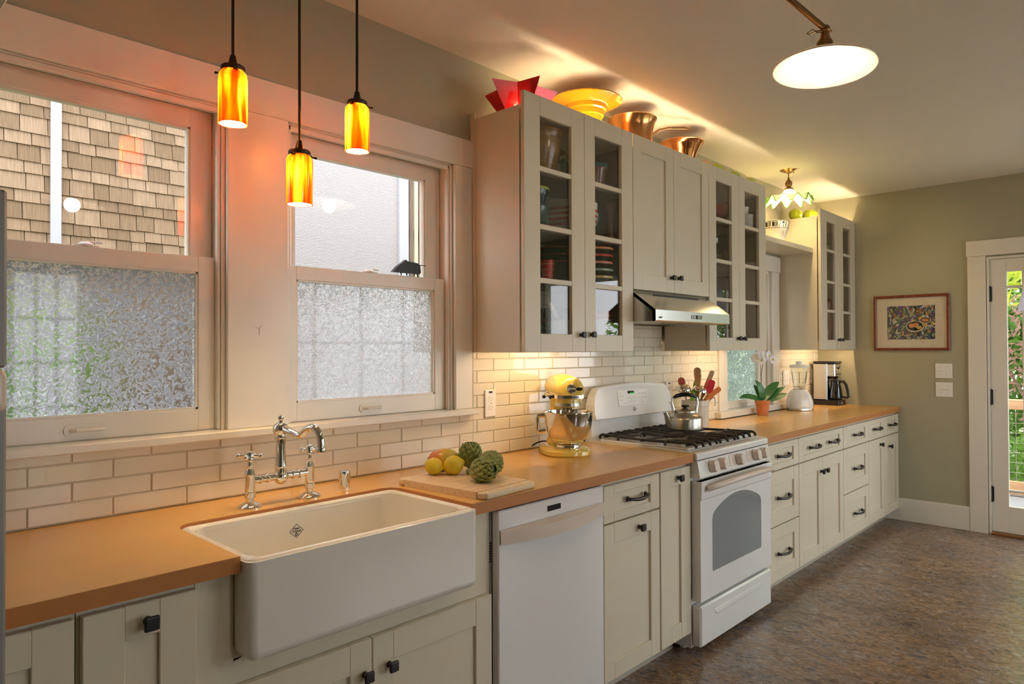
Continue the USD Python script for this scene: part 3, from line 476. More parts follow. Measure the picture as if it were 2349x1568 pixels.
# ------------------------------------------------------------------ worktop, sink, faucet
cz0, cz1, yc = .8755, .914, -.650
rect = lambda x0, x1, y0, y1: sbox(x0, y0, x1, y1)
hole = rect(.722, 1.455, -.80, -.30).union(rrect(.722, 1.455, -.42, -.245, .055, 8))
def worktop(label, poly):
    t = Thing('countertop', label, 'countertop', (0, 0, cz0)); bo = ext(poly, cz1-cz0-.0012); t.w('edge', move(bo, 0, 0, cz0), 'counter_edge', False, label='darker orange-brown edge')
    t.w('top', move(ext(poly.buffer(-.0006), .0012), 0, 0, cz1-.0012), 'counter', False)
worktop('long mustard-orange worktop around the white sink, left of the range', rect(.263, 2.834, yc, -.0012).difference(hole))
worktop('mustard-orange worktop right of the range, running to the end wall', rect(3.606, 6.188, yc, -.0012).difference(rect(4.288, 5.407, -.0525, 0)))
sk = Thing('farmhouse_sink', 'deep white apron-front farmhouse sink with a blue diamond mark', 'sink', (.725, -.686, .668))
A = (.7245, 1.4525, -.686, -.248)
def rblock(x0, x1, y0, y1, z0, z1, r, rz=None):
    s = 1; c = []
    ball_ = manifold3d.Manifold.sphere(r, 28)
    return manifold3d.Manifold.batch_hull([ball_.translate((x, y, z)) for x in (x0+r, x1-r) for y in (y0+r, y1-r) for z in (z0+r, z1-r)])
out = rblock(*A, .668, .95, .026).trim_by_plane((0, 0, -1), -.902); inn = rblock(A[0]+.030, A[1]-.030, A[2]+.034, A[3]-.028, .692, 1.2, .042)
body = out-inn; bm = body.to_mesh(); bmsh = tri(bm.vert_properties[:, :3], bm.tri_verts)
sk.w('basin', bmsh, 'porcelain', 45)
rim = []   # rounded lip along the top
for (x0, x1, y0, y1, r) in ((A[0]+.015, A[1]-.015, A[2]+.017, A[3]-.014, .022),):
    c = np.array(rrect(x0, x1, y0, y1, r, 8).exterior.coords)[:-1]
    rim = tube(np.c_[c, np.full(len(c), .8935)], .0146, 14, closed=True)
sk.w('rim', rim, 'porcelain', 60)
yl = A[3]-.028-.0006; lx, lz = 1.0707, .838   # printed mark on the inner back wall
dm = np.array([(0, .0215), (.0235, 0), (0, -.0215), (-.0235, 0)]); ring = Polygon(dm).difference(Polygon(dm*.92))
mk = [front(affinity.translate(ring, lx, lz), yl-.0004, yl+.0004)]+[text(s, h, lx-w/2, yl+.0004, lz+dz, d=.0008, w=w) for s, h, w, dz in (('Shaws', .0066, .020, .0045), ('Original', .0066, .0275, -.0035), ('SINCE', .0032, .012, -.0090), ('1897', .0038, .009, -.0150))]
sk.w('diamond_mark', cat(mk), 'ink', False, label='blue diamond mark with small lettering')
sk.w('drain', lathe([(0, 0), (.045, 0), (.042, .003), (.03, .0015), (0, .0012)], 24, (1.09, -.46, .6925)), 'chrome')
fz = .9142; fc = Thing('bridge_faucet', 'polished bridge faucet with cross handles and a hooked spout behind the sink', 'faucet', (1.0635, -.192, fz))
for s in (-.1, .1):
    prof = [(0, 0), (.036, 0), (.036, .003), (.032, .009), (.019, .016), (.0125, .019), (.0125, .028), (.0165, .030), (.0165, .046), (.0135, .048), (.0145, .052), (.0155, .058), (.0155, .094), (.0165, .096), (.0165, .101), (.0145, .104), (.013, .112), (.009, .118), (.010, .121), (.010, .124), (.0065, .127), (.0065, .138)]
    c = fc.l('valve_column', lathe(prof, 24, (s, 0, 0)), 'chrome', 30)
    hm = [lathe([(.0065, .137), (.0095, .140), (.0105, .146), (.0095, .150), (.0145, .151), (.0150, .161), (.012, .168), (.005, .171), (0, .1715)], 20, (s, 0, 0))]
    for a in ((-44, 46, 136, 226) if s < 0 else (-75, 15, 105, 195)):
        u = np.array((math.cos(math.radians(a)), math.sin(math.radians(a)), 0)); o = np.array((s, 0, .156)); hm += [tube([o+u*.008, o+u*.028], [.0055, .0042], 8), ball(o+u*.034, .0082, 2)]
    fc.l('cross_handle', cat(hm), 'chrome', 35)
br = []
for x0, x1 in ((-.088, -.02), (.02, .088)):
    xs = np.linspace(x0, x1, 25); tq = (xs-x0)/(x1-x0); r = .0112+.004*(np.abs(tq-.28) < .05)+.004*(np.abs(tq-.62) < .05); br.append(tube(np.c_[xs, 0*xs, 0*xs+.082], r, 16))
br.append(ball((0, 0, .080), (.022, .022, .024)))
fc.l('bridge', cat(br), 'chrome', 40)
fc.l('center_column', lathe([(.0, .085), (.0185, .09), (.0175, .108), (.019, .112), (.0175, .115), (.0175, .125), (.0155, .16), (.0165, .196), (.0185, .202), (.0185, .206), (.015, .209), (.021, .215), (.0245, .226), (.0245, .233), (.021, .243), (.012, .250), (.008, .252), (.0065, .256), (.0095, .262), (.0085, .269), (.004, .273), (0, .274)], 28), 'chrome', 40)
ud = np.array((math.cos(math.radians(75)), -math.sin(math.radians(75)), 0)); LZ = lambda L, z: tuple(ud*L+(0, 0, z))
sp = np.vstack([np.linspace(LZ(.014, .229), LZ(.078, .214), 6)[:-1], bez(LZ(.078, .214), LZ(.098, .206), LZ(.105, .246), LZ(.132, .250), LZ(.162, .252), LZ(.172, .215), LZ(.170, .178), n=20)])
fc.l('spout', cat(tube(sp, np.r_[np.full(4, .0135), np.full(len(sp)-4, .0122)], 16), lathe([(0, .166), (.0135, .166), (.0150, .169), (.0150, .177), (.0135, .182), (0, .182)], 20, LZ(.170, 0))), 'chrome', 50)
ag = Thing('air_gap', 'small polished dishwasher air gap cap beside the faucet', 'air gap', (1.306, -.172, fz)); ag.l('cap', lathe([(0, .003), (.0205, .003), (.0205, .058), (.0185, .064), (.015, .066), (0, .0665)], 28), 'chrome', 40); ag.l('base_ring', lathe([(0, 0), (.0225, 0), (.0225, .003), (0, .003)], 28), 'white_plastic')

# ------------------------------------------------------------------ dishwasher
dw = Thing('dishwasher', 'white built-in dishwasher with a bowed handle between sink and drawers', 'dishwasher', (1.572, -.645, .1)); x0, x1 = 1.5755, 2.148
dw.w('tub', box(1.5675, 2.156, -.612, -.05, .10, .872), 'rubber_grey', False); dw.w('door', box(x0, x1, -.645, -.614, .105, .868, .004), 'enamel', False); dw.w('toe_plate', box(1.5675, 2.156, -.56, -.545, 0, .099), 'black_plastic', False)
xs = np.linspace(x0+.006, x1-.004, 25); bow = .046*np.sin(np.linspace(0, PI, 25)); hv = []
for x, o in zip(xs, bow): hv += [(x, -.6452-.004, .806), (x, -.650-o, .802), (x, -.650-o-.002, .758), (x, -.6452-.004, .760+o*.25)]
hv = np.array(hv); hf = []
for i in range(24):
    for k in range(4): a, b_ = 4*i+k, 4*i+(k+1) % 4; hf += [(a, b_, b_+4), (a, b_+4, a+4)]
hf += [(0, 2, 1), (0, 3, 2), (96, 97, 98), (96, 98, 99)]
dw.w('handle', tri(hv, hf), 'enamel_warm', 30); dw.w('display', box(1.818, 1.890, -.6462, -.6448, .826, .845), 'black_gloss', False, label='small black display window')
dw.w('vent', cat(*[box(1.5665, 1.5750, -.6150, -.6125, .70+i*.0085, .7045+i*.0085) for i in range(8)]), 'black_plastic', False)
dw.w('badge', cat(box(1.826, 1.846, -.6458, -.6448, .137, .156), ), 'steel_soft', False); dw.w('badge_print', cat(text('Bosch', .004, 1.8275, -.6458, .150, d=.0004, w=.016), front(Point(1.836, .1435).buffer(.005).difference(Point(1.836, .1435).buffer(.0038)), -.6464, -.6458)), 'ink_dark', False)

# ------------------------------------------------------------------ gas range
rg = Thing('gas_range', 'white gas range with five beige knobs and an arched oven window', 'range', (2.838, -.678, 0)); x0, x1 = 2.838, 3.602
rg.w('body', cat(box(x0, x1, -.628, -.028, .025, .885), *[lathe([(0, 0), (.018, 0), (.018, .026), (0, .026)], 12, (x, y, 0)) for x in (x0+.05, x1-.05) for y in (-.56, -.1)]), 'enamel', False)
ct = Polygon([(-.028, .925), (-.60, .918), (-.648, .9165), (-.6605, .911), (-.6635, .905), (-.6635, .884), (-.655, .880), (-.655, .8855), (-.028, .8855)])
rg.w('cooktop', side(ct, x0-.001, x1+.001), 'enamel', 25)
rg.w('cooktop_tray', box(x0+.035, x1-.035, -.60, -.10, .9195, .9265, .003), 'enamel', False)
cp = Polygon([(-.630, .878), (-.662, .878), (-.665, .874), (-.679, .805), (-.677, .800), (-.630, .800)]); pn = rg.w('control_panel', side(cp, x0, x1), 'enamel', 25)
for i, kx in enumerate((2.957, 3.053, 3.233, 3.418, 3.510)):
    kn = turn(ext(Point(0, 0).buffer(.0285, quad_segs=10).intersection(sbox(-.0240, -.03, .0240, .03)), .029), 90, (1, 0, 0)); kn.vertices[:, :] = kn.vertices*np.where(kn.vertices[:, 1:2] < -.015, (.93, 1, .93), (1, 1, 1)); turn(kn, -11, (1, 0, 0))
    k_ = rg.w('knob', move(kn, kx, -.6735, .843), 'enamel_warm', 30, label='beige burner knob')
    rg.w('knob_scale', move(turn(cat(*[box(-.0202+j*.0012, -.0192+j*.0012, -.0296, -.029, -.012+j*.005, -.0085+j*.005) for j in range(4)]), -11, (1, 0, 0)), kx, -.6735, .843), 'ink_dark', False, parent=k_)
for kx in (3.163, 3.350): rg.w('knob_recess', move(turn(front(Polygon([(-.026, .022), (-.016, .029), (.030, .029), (.030, -.028), (-.016, -.028), (-.026, -.022)]), -.0012, .001), -11, (1, 0, 0)), kx+.004, -.6715, .845), 'enamel_warm', False)
rg.w('panel_print', move(turn(cat(*[front(Point(a, .0).buffer(.0018), -.0006, .0) for a in (0, .004, .10, .106, .285, .46, .465)]), -11, (1, 0, 0)), 2.905, -.6715, .8665), 'ink_red', False)
wd = Polygon(np.vstack([[(2.957, .362), (3.473, .362)], [(3.476, .37), (3.477, .60), (3.470, .618)], bez((3.455, .632), (3.30, .705), (3.13, .705), (2.975, .632), n=16), [(2.96, .618), (2.953, .60), (2.953, .37)]])).buffer(.006).buffer(-.003)
rg.w('oven_door', cat(front(sbox(x0+.0015, .243, x1-.0015, .787).difference(wd), -.678, -.634), side(Polygon([(-.655, .787), (-.683, .787), (-.686, .783), (-.684, .708), (-.6775, .70), (-.6775, .708), (-.655, .75)]), x0+.001, x1-.001)), 'enamel', False)
rg.w('oven_window', front(wd.buffer(-.0005), -.6765, -.671), 'oven_pane', False); rg.w('oven_cavity', box(2.90, 3.54, -.640, -.634, .30, .75), 'black_gloss', False)
hp = bez((2.882, -.690, .752), (2.91, -.765, .782), (3.22, -.758, .792), (3.53, -.765, .782), (3.560, -.690, .752), n=25)
rg.w('oven_handle', tube(hp, .0135, 14, flat=1.0), 'enamel_warm', 60)
rg.w('door_vent', cat(*[box(x, x+.05, -.6795, -.668, .7868, .7878) for x in np.arange(3.0, 3.5, .075)]), 'ink_dark', False)
rg.w('drawer', box(x0+.0015, x1-.0015, -.678, -.630, .036, .222, .008), 'enamel', False); rg.w('drawer_grip', hull([(2.97, -.674, .172), (3.47, -.674, .172), (2.99, -.676, .160), (3.45, -.676, .160), (2.97, -.674, .178), (3.47, -.674, .178)], .006, 1), 'enamel', 30)
gp = Polygon(np.vstack([[(2.842, 1.026), (2.838, 1.05)], bez((2.842, 1.10), (2.86, 1.165), (2.90, 1.185), n=6), bez((2.90, 1.185), (3.10, 1.207), (3.34, 1.207), (3.54, 1.185), n=12), bez((3.54, 1.185), (3.58, 1.17), (3.598, 1.10), n=6), [(3.602, 1.05), (3.598, 1.026)]])).buffer(0)
g = front(gp, -.098, -.030); v = g.vertices; v[:, 1] = np.where(v[:, 1] < -.06, v[:, 1]+(v[:, 2]-1.026)*.16, v[:, 1])
bg = rg.w('backguard', cat(g, front(gp.buffer(-.018), -.075, -.07)), 'enamel', False); rg.w('backguard_riser', box(x0+.003, x1-.003, -.066, -.030, .922, 1.030), 'enamel', False)
rg.w('backguard_lip', tube([(x0+.004, -.0935, 1.029), (x1-.004, -.0935, 1.029)], .0055, 10), 'enamel', 50)
tl = lambda m: move(turn(m, -9, (1, 0, 0)), 3.20, -.0845, 1.125)   # lies on the tilted face
rg.w('display_panel', tl(front(rrect(-.145, .145, -.042, .042, .006), -.0012, .0015)), 'white_plastic', False, parent=bg)
rg.w('clock_display', tl(front(rect(-.052, .010, .022, .036), -.0022, .0)), 'black_gloss', False, parent=bg); rg.w('clock_digits', tl(text('12:48', .011, -.03, -.0022, .017, d=.0004)), 'display_green', False, parent=bg)
bt = [front(sbox(a, z, a+w, z+.0022), -.0017, -.001) for a, w, z in [(-.135+.016*i, .010, -.012) for i in range(2)]+[(-.060+.019*i, .006, -.004) for i in range(5)]+[(-.060+.019*i, .006, -.022) for i in range(5)]+[(.05+.03*i, .016, .018) for i in range(3)]+[(.05+.03*i, .014, -.006) for i in range(3)]+[(-.135, .016, .026), (-.135, .012, .010), (-.112, .010, .010), (-.09, .014, -.030), (.07, .018, -.030)]]
rg.w('button_print', tl(cat(bt)), 'rubber_grey', False, parent=bg)
rg.w('round_badge', tl(cat(turn(lathe([(0, 0), (.0115, 0), (.0115, .002), (.010, .003), (0, .003)], 24), 90, (1, 0, 0)).apply_translation((0, 0, -.064)))), 'steel_soft', 30, parent=bg, label='small round metal maker badge'); rg.w('badge_print', tl(move(text('GE', .009, -.0065, -.0032, -.0685, d=.0005), 0, 0, 0)), 'ink_dark', False, parent=bg)
rg.w('model_print', tl(text('XL44', .006, .355, -.0008, -.055)), 'rubber_grey', False, parent=bg)
BZ = .9265
for bx, by in ((3.03, -.47), (3.03, -.20), (3.22, -.335), (3.41, -.47), (3.41, -.20)):
    rg.w('burner', cat(lathe([(0, 0), (.048, 0), (.045, .006), (.034, .009), (.034, .013), (0, .013)], 24, (bx, by, BZ))), 'steel_soft', 30); rg.w('burner_cap', lathe([(0, .013), (.036, .013), (.037, .017), (.03, .021), (0, .022)], 24, (bx, by, BZ)), 'iron', 30)
zt, gr = .9405, .0072
def arch(p, q, a=True, b=True):   # a bar across the top whose ends curve down to the tray
    p, q = np.array(p, float), np.array(q, float); u = (q-p)/np.linalg.norm(q-p); L = []
    if a: L += [(p[0], p[1], BZ+.001), *[(p[0]+u[0]*.022*(1-math.cos(t)), p[1]+u[1]*.022*(1-math.cos(t)), BZ+.004+.018*math.sin(t)) for t in (.3, .8, 1.3)]]
    else: L.append((p[0], p[1], zt))
    if b: L += [*[(q[0]-u[0]*.022*(1-math.cos(t)), q[1]-u[1]*.022*(1-math.cos(t)), BZ+.004+.018*math.sin(t)) for t in (1.3, .8, .3)], (q[0], q[1], BZ+.001)]
    else: L.append((q[0], q[1], zt))
    return tube(L, gr, 6)
for gx0, gx1 in ((2.885, 3.125), (3.128, 3.312), (3.315, 3.555)):
    bars = []; mx = (gx0+gx1)/2
    for f in np.linspace(.08, .92, 4 if gx1-gx0 > .2 else 3): x = gx0+(gx1-gx0)*f; bars += [arch((x, -.625), (x, -.44 if abs(f-.5) < .3 and gx1-gx0 > .2 else -.335), True, False), arch((x, -.075), (x, -.235 if abs(f-.5) < .3 and gx1-gx0 > .2 else -.335), True, False)]
    for y in (-.585, -.335, -.115): bars.append(tube([(gx0, y, zt-.001), (gx1, y, zt-.001)], gr*.9, 6))
    for y in (-.47, -.20): bars += [arch((gx0, y), (mx-.045, y), True, False), arch((gx1, y), (mx+.045, y), True, False)]
    rg.w('grate', cat(bars), 'iron', 40, label='black cast-iron grate')

# ------------------------------------------------------------------ hood, fridge
hd_ = Thing('range_hood', 'slanted stainless steel range hood under the short wall cabinet', 'range hood', (2.856, -.441, 1.528)); x0, x1 = 2.8555, 3.6245
hs = Polygon([(-.012, 1.684), (-.30, 1.684), (-.318, 1.668), (-.441, 1.579), (-.441, 1.528), (-.436, 1.523), (-.425, 1.523), (-.425, 1.572), (-.31, 1.655), (-.02, 1.655), (-.02, 1.523), (-.012, 1.523)])
sd = Polygon([(-.012, 1.684), (-.30, 1.684), (-.318, 1.668), (-.4405, 1.579), (-.4405, 1.5235), (-.012, 1.5235)])
hd_.w('canopy', cat(side(hs, x0, x1), side(sd, x0, x0+.0015), side(sd, x1-.0015, x1)), 'steel', False)
hd_.w('filter', box(x0+.01, x1-.01, -.42, -.025, 1.532, 1.540), 'steel_soft', False); hd_.w('under_light', cat(*[lathe([(0, 0), (.03, 0), (.03, .004), (0, .004)], 20, (x, -.38, 1.5275)) for x in (3.0, 3.48)]), 'white_plastic')
fp = lambda s, q: (s, q)
hd_.w('button', cat(*[front(affinity.scale(Point(x, 1.553).buffer(.0085, quad_segs=8), .8, 1.25), -.4422, -.4405) for x in (3.205, 3.228, 3.283, 3.304)]), 'steel_soft', False); hd_.w('button_print', cat(*[front(affinity.scale(Point(x, 1.553).buffer(.0085).difference(Point(x, 1.553).buffer(.0068)), .8, 1.25), -.4428, -.4422) for x in (3.205, 3.228, 3.283, 3.304)], *[front(sbox(x-.0008, 1.5495, x+.0008, 1.5565), -.4428, -.4422) for x in (3.205, 3.228, 3.283, 3.304)]), 'ink_dark', False)
hd_.w('display', cat(*[box(3.245+i*.006, 3.2485+i*.006, -.4418, -.4409, 1.543, 1.563) for i in range(4)]), 'black_gloss', False); hd_.w('maker_print', text('zephyr', .0075, 2.882, -.4411, 1.540, True), 'ink_dark', False)
hd_.w('top_slots', cat(*[move(box(-.0, .46, -.0012, .0, -.004, .004), 3.02, -.325-i*.003, 1.6635-i*.0022) for i in range(2)]), 'ink_dark', False)
fr = Thing('fridge', 'grey refrigerator whose edge shows at the left of the photo', 'refrigerator', (-.55, -.745, 0))
fr.w('body', box(-.55, .252, -.69, -.03, .02, 1.668, .006), 'fridge_grey', False); fr.w('freezer_door', box(-.55, .2605, -.745, -.695, 1.362, 1.672, .004), 'fridge_grey', False); fr.w('fridge_door', box(-.55, .2605, -.745, -.695, .06, 1.352, .004), 'fridge_grey', False)
fr.w('handle', cat(hull([(.243, -.752, 1.30), (.243, -.752, 1.345)], .016, 2), tube([(.243, -.742, 1.322), (.243, -.752, 1.322)], .009, 8)), 'enamel_warm', 40); fr.w('feet', cat(*[lathe([(0, 0), (.02, 0), (.02, .022), (0, .022)], 10, (x, y, 0)) for x in (-.5, .2) for y in (-.62, -.1)]), 'black_plastic')
# ------------------------------------------------------------------ lamps
def pendant(label, x, y, z, deg):   # z: bottom of the glass
    t = Thing('pendant_lamp', label, 'pendant lamp', (x, y, z), rz=deg, group=None); h, R = .150, .0390
    t.l('glass_shade', lathe([(R-.003, .0), (R, .0), (R, h*.30), (R, h*.84), (R*.97, h*.92), (R*.80, h*.985), (R*.62, h)], 40), 'amber_glass', 60, label='streaked amber glass cylinder')
    t.l('inner_glass', lathe([(R-.0034, .0008), (R-.0036, h*.82), (R*.6, h*.94)], 36), 'amber_inner', 60)
    t.l('bulb', lathe([(0, .062), (.008, .063), (.012, .070), (.013, .080), (.010, .096), (.008, .108), (0, .109)], 16), 'bulb_pendant', 60)
    t.l('cap', cat(lathe([(.008, .1095), (.0105, .1095), (.0105, h-.002), (.030, h-.002), (.0325, h+.002), (.0325, h+.009), (.030, h+.012), (.013, h+.013), (.0125, h+.018), (.0075, h+.042), (.005, h+.044), (.0, h+.044)], 28), *[cat(tube([(.030*math.cos(a), .030*math.sin(a), h-.004), (.046*math.cos(a), .046*math.sin(a), h-.006)], .0022, 6), ball((.047*math.cos(a), .047*math.sin(a), h-.006), .004, 1), box(-.0, .004, -.006, .006, h-.013, h).apply_transform(trimesh.transformations.rotation_matrix(a, (0, 0, 1))).apply_translation((.031*math.cos(a), .031*math.sin(a), 0))) for a in (.3, .3+2*PI/3, .3+4*PI/3)]), 'lamp_bronze', 35)
    t.l('cord', tube([(0, 0, h+.04), (0, 0, ZC-z-.02)], .0042, 8), 'lamp_bronze', 50); t.l('canopy', lathe([(0, ZC-z-.024), (.04, ZC-z-.022), (.06, ZC-z-.008), (.062, ZC-z-.0005), (0, ZC-z-.0005)], 24), 'lamp_bronze', 40)
pendant('leftmost amber glass pendant, highest over the sink, on a black cord', .848, -.33, 2.020, 0); pendant('lowest amber glass pendant, the middle one over the sink', 1.0515, -.33, 1.826, 75); pendant('rightmost amber glass pendant, near the tall wall cabinet', 1.2545, -.33, 2.028, 190)
# two-armed ceiling light with flat white shades
lampc = Thing('arm_lamp', 'brass-armed ceiling light with a flat white round shade and globe bulb', 'ceiling lamp', (2.334, -1.410, 2.444))
hub = np.array((1.97, -1.239, ZC))
def arm_shade(J, tilt, ax, first=True):
    J = np.array(J, float); T_ = lambda m: turn(m, tilt, ax, J)
    b = 'bulb' if first else 'bulb'
    lampc.w('joint', cat(ball(J, .0145, 2), T_(cat(tube([J+(-.022, .02, -.012), J+(.016, -.014, -.004)], .0045, 8), tube([J+(-.046, .040, -.022), J+(-.030, .028, -.006), J+(-.022, .02, -.012), J+(-.044, .034, -.026)], .0028, 6)))), 'brass_old', 40)
    lampc.w('socket', T_(lathe([(0, -.008), (.012, -.010), (.014, -.024), (.019, -.036), (.0255, -.046), (.0265, -.086), (.030, -.090), (.0, -.090)], 26, J)), 'brass_old', 40)
    R = .1584; pr_ = [(.022, -.0905), (.030, -.094), (.06, -.098), (.12, -.108), (R-.010, -.124), (R-.003, -.128), (R, -.131), (R-.001, -.1335), (R-.006, -.1325), (.12, -.112), (.06, -.102), (.030, -.098), (.022, -.0955)]
    lampc.w('shade', T_(lathe(pr_, 56, J, closed=True)), 'milk_glass', 50, label='flat round white shade')
    lampc.w('bulb_neck', T_(lathe([(0, -.092), (.020, -.0945), (.020, -.112), (.0, -.112)], 20, J)), 'white_plastic', 40)
    lampc.w('bulb', T_(ball(J+(0, 0, -.148), (.040, .040, .040), 3)), 'bulb_white', True)
    a = hub+(0, 0, -.03); lampc.w('arm', tube([a, a+(J-a)*.5, J], .0098, 14), 'brass_old', 50)
arm_shade((2.334, -1.410, 2.436), 3.82, (.149, .989, 0)); arm_shade((1.09, -1.99, 2.345), -8, (.5, -.86, 0), False)
lampc.w('canopy', lathe([(0, ZC-.045), (.02, ZC-.044), (.03, ZC-.03), (.065, ZC-.012), (.068, ZC-.001), (0, ZC-.001)], 28, (hub[0], hub[1], 0)), 'brass_old', 40)
rf = Thing('ruffled_lamp', 'small ceiling light with a ruffled green-edged glass shade near the far cabinets', 'ceiling lamp', (4.872, -.285, ZC-.001))
rf.l('canopy', cat(lathe([(0, 0), (.068, 0), (.070, -.004), (.064, -.010), (.025, -.028), (.008, -.036), (0, -.036)], 32), ball((.042, -.02, -.022), .005, 1)), 'brass_old', 40)
rf.l('stem', cat(tube([(0, 0, -.034), (0, 0, -.07)], .0032, 8), lathe([(0, -.062), (.007, -.064), (.007, -.078), (.014, -.084), (.023, -.098), (.024, -.110), (.020, -.122), (.013, -.130), (.018, -.136), (.030, -.142), (.033, -.150), (.0, -.150)], 24)), 'brass_old', 40)
def ruf(R, Z, a): k = np.clip((R-.05)/.105, 0, 1); return R*(1+.05*k*np.cos(10*a+1.2)), Z+k**1.5*(.027*np.sin(10*a)+.006*np.sin(3*a))
pf = [(.028, -.150), (.032, -.158), (.045, -.172), (.07, -.190), (.10, -.205), (.13, -.216), (.148, -.2225)]
rf.l('ruffled_shade', lathe(pf+[(r, z-.0028) for r, z in pf[::-1]], 160, closed=True, mod=ruf), 'ruffle_glass', 60, label='ruffled pale glass shade'); rf.l('shade_edge', lathe([(.1484, -.2221), (.156, -.2243), (.156, -.2268), (.1484, -.2254)], 160, closed=True, mod=ruf), 'ruffle_edge', 60, label='green rim of the ruffled shade')
rf.l('bulb', ball((0, 0, -.205), (.027, .027, .031), 3), 'bulb_small', True)
for nm, lb, x0, x1 in (('under', 'slim light strip under the tall glass cabinet left of the hood', 2.13, 2.60), ('under', 'slim light strip under the glass cabinet right of the hood', 3.95, 4.34), ('under', 'slim light strip under the far corner cabinet', 5.50, 6.10)):
    t = Thing('under_cabinet_light', lb, 'light strip', (x0, -.287, 1.426)); t.w('housing', box(x0, x1, -.2962, -.270, 1.428, 1.4352, .001), 'white_plastic', False); t.w('lens', box(x0+.01, x1-.01, -.2955, -.2925, 1.4262, 1.4278), 'strip_under', False)
for lb, x0, x1 in (('light rope on top of the tall wall cabinets, behind the red star dish', 2.08, 4.38), ('light rope on top of the far corner cabinet', 5.42, 6.17)):
    t = Thing('light_rope', lb, 'light rope', (x0, -.283, ZU1-.055)); z = ZU1-.0495
    t.w('tube', tube([(x0+.02, -.283, z), (x1-.02, -.283, z)], .0045, 8), 'strip_top', 60); t.w('end_cap', cat(*[tube([(a, -.283, z), (a+.02, -.283, z)], .0052, 8) for a in (x0, x1-.02)]), 'white_plastic', 50)

# ------------------------------------------------------------------ on top of the wall cabinets
ZT = ZU1-.0545
t = Thing('star_dish', 'glossy red star-shaped dish on top of the tall glass cabinet', 'dish', (2.165, -.200, ZT))
def star(r1, r2, n=5, ph=PI): return [(r*math.cos(ph+PI*i/n), r*math.sin(ph+PI*i/n)) for i in range(2*n) for r in ((r1, r2)[i % 2],)]
def loft(rings):   # rings of equal length, from one end of the surface to the other, each (pts2d, z)
    n = len(rings[0][0]); v = [(x, y, z) for pts, z in rings for x, y in pts]; f = []
    for k in range(len(rings)-1):
        for i in range(n): j = (i+1) % n; f += [(k*n+i, k*n+j, (k+1)*n+j), (k*n+i, (k+1)*n+j, (k+1)*n+i)]
    c0, c1 = len(v), len(v)+1; v += [(0, 0, rings[0][1]), (0, 0, rings[-1][1])]; k = (len(rings)-1)*n
    for i in range(n): j = (i+1) % n; f += [(c0, j, i), (c1, k+i, k+j)]
    return tri(v, f)
t.l('dish', loft([(star(.088, .044), 0), (star(.170, .086), .112), (star(.166, .083), .1135), (star(.082, .039), .012)]), 'red_glaze', 20)
t = Thing('scalloped_bowl', 'wide yellow bowl with a scalloped rim on the cabinet top', 'bowl', (2.668, -.172, ZT))
pf = [(.050, 0), (.055, .005), (.052, .034), (.070, .086), (.075, .090), (.080, .116), (.087, .120), (.092, .144), (.100, .149), (.104, .168), (.113, .174), (.145, .183), (.176, .192), (.1755, .197), (.142, .189), (.108, .18), (.09, .145), (.064, .08), (.045, .014), (0, .01)]
t.l('bowl', lathe([(0, 0)]+pf, 160, mod=lambda R, Z, a: (R*(1+.010*np.clip((R-.165)/.011, 0, 1)*np.cos(32*a)), Z)), 'yellow_glaze', 40)
t = Thing('copper_saucepan', 'large copper saucepan with a long handle on the cabinet top', 'saucepan', (3.080, -.166, ZT)); pf = [(0, 0), (.098, 0), (.104, .008), (.105, .10), (.108, .15), (.118, .185), (.130, .205), (.129, .208), (.115, .190), (.104, .15), (.100, .012), (0, .009)]
t.l('pan', lathe(pf, 56), 'copper', 40); hd3 = np.array((.93, -.36, 0)); hd3 /= np.linalg.norm(hd3)
t.l('handle', cat(tube(np.array([(.108, 0, .120), (.135, 0, .150), (.175, 0, .178), (.24, 0, .198), (.34, 0, .212), (.385, 0, .214)])*[hd3[0], 1, 1]+np.array([(q*hd3[1]) * np.array((0, 1, 0)) for q in (.108, .135, .175, .24, .34, .385)]), [.007, .0075, .0065, .0065, .0085, .006], 10), hull([hd3*.104+np.array((0, 0, z)) for z in (.10, .14)], .008, 1)), 'brass_old', 40)
t = Thing('copper_bowl', 'dark polished copper bowl, smaller, beside the copper saucepan', 'bowl', (3.590, -.166, ZT)); t.l('bowl', lathe([(0, 0), (.035, 0), (.048, .01), (.066, .06), (.086, .12), (.104, .165), (.122, .186), (.130, .190), (.129, .193), (.119, .190), (.084, .12), (.06, .06), (.04, .014), (0, .01)], 56), 'copper_dark', 40)
def gourd(label, x, y, r, mat='green_fruit', grp=None):
    t = Thing('gourd', label, 'gourd', (x, y, ZT), group=grp); t.l('fruit', lathe([(r*math.sin(a)*(1-.0), r*.96-r*.96*math.cos(a)) for a in np.linspace(0, PI, 16)], 40, mod=lambda R, Z, a: (R*(1+.035*np.cos(9*a)), Z-(.12*r*np.exp(-(R/(.25*r))**2)*(Z > r)))), mat, 60); t.l('stem', tube([(0, 0, 1.78*r), (.003, 0, 1.98*r)], .0035, 6), 'wood_pale')
gourd('peach-coloured gourd, leftmost of the fruit on the middle cabinet tops', 3.70, -.25, .050, 'peach_fruit')
for i, (x, y, r) in enumerate(((3.842, -.250, .055), (3.955, -.245, .047), (4.060, -.252, .052), (4.165, -.245, .044), (4.292, -.252, .052))): gourd(['green gourd at the left end of the right glass cabinet top, beside the peach one', 'smaller green gourd, second from the left on the right glass cabinet top', 'green gourd in the middle of the row on the right glass cabinet top', 'smallest green gourd, fourth in the row on the right glass cabinet top', 'green gourd standing alone at the right end of the right glass cabinet top'][i], x, y, r)
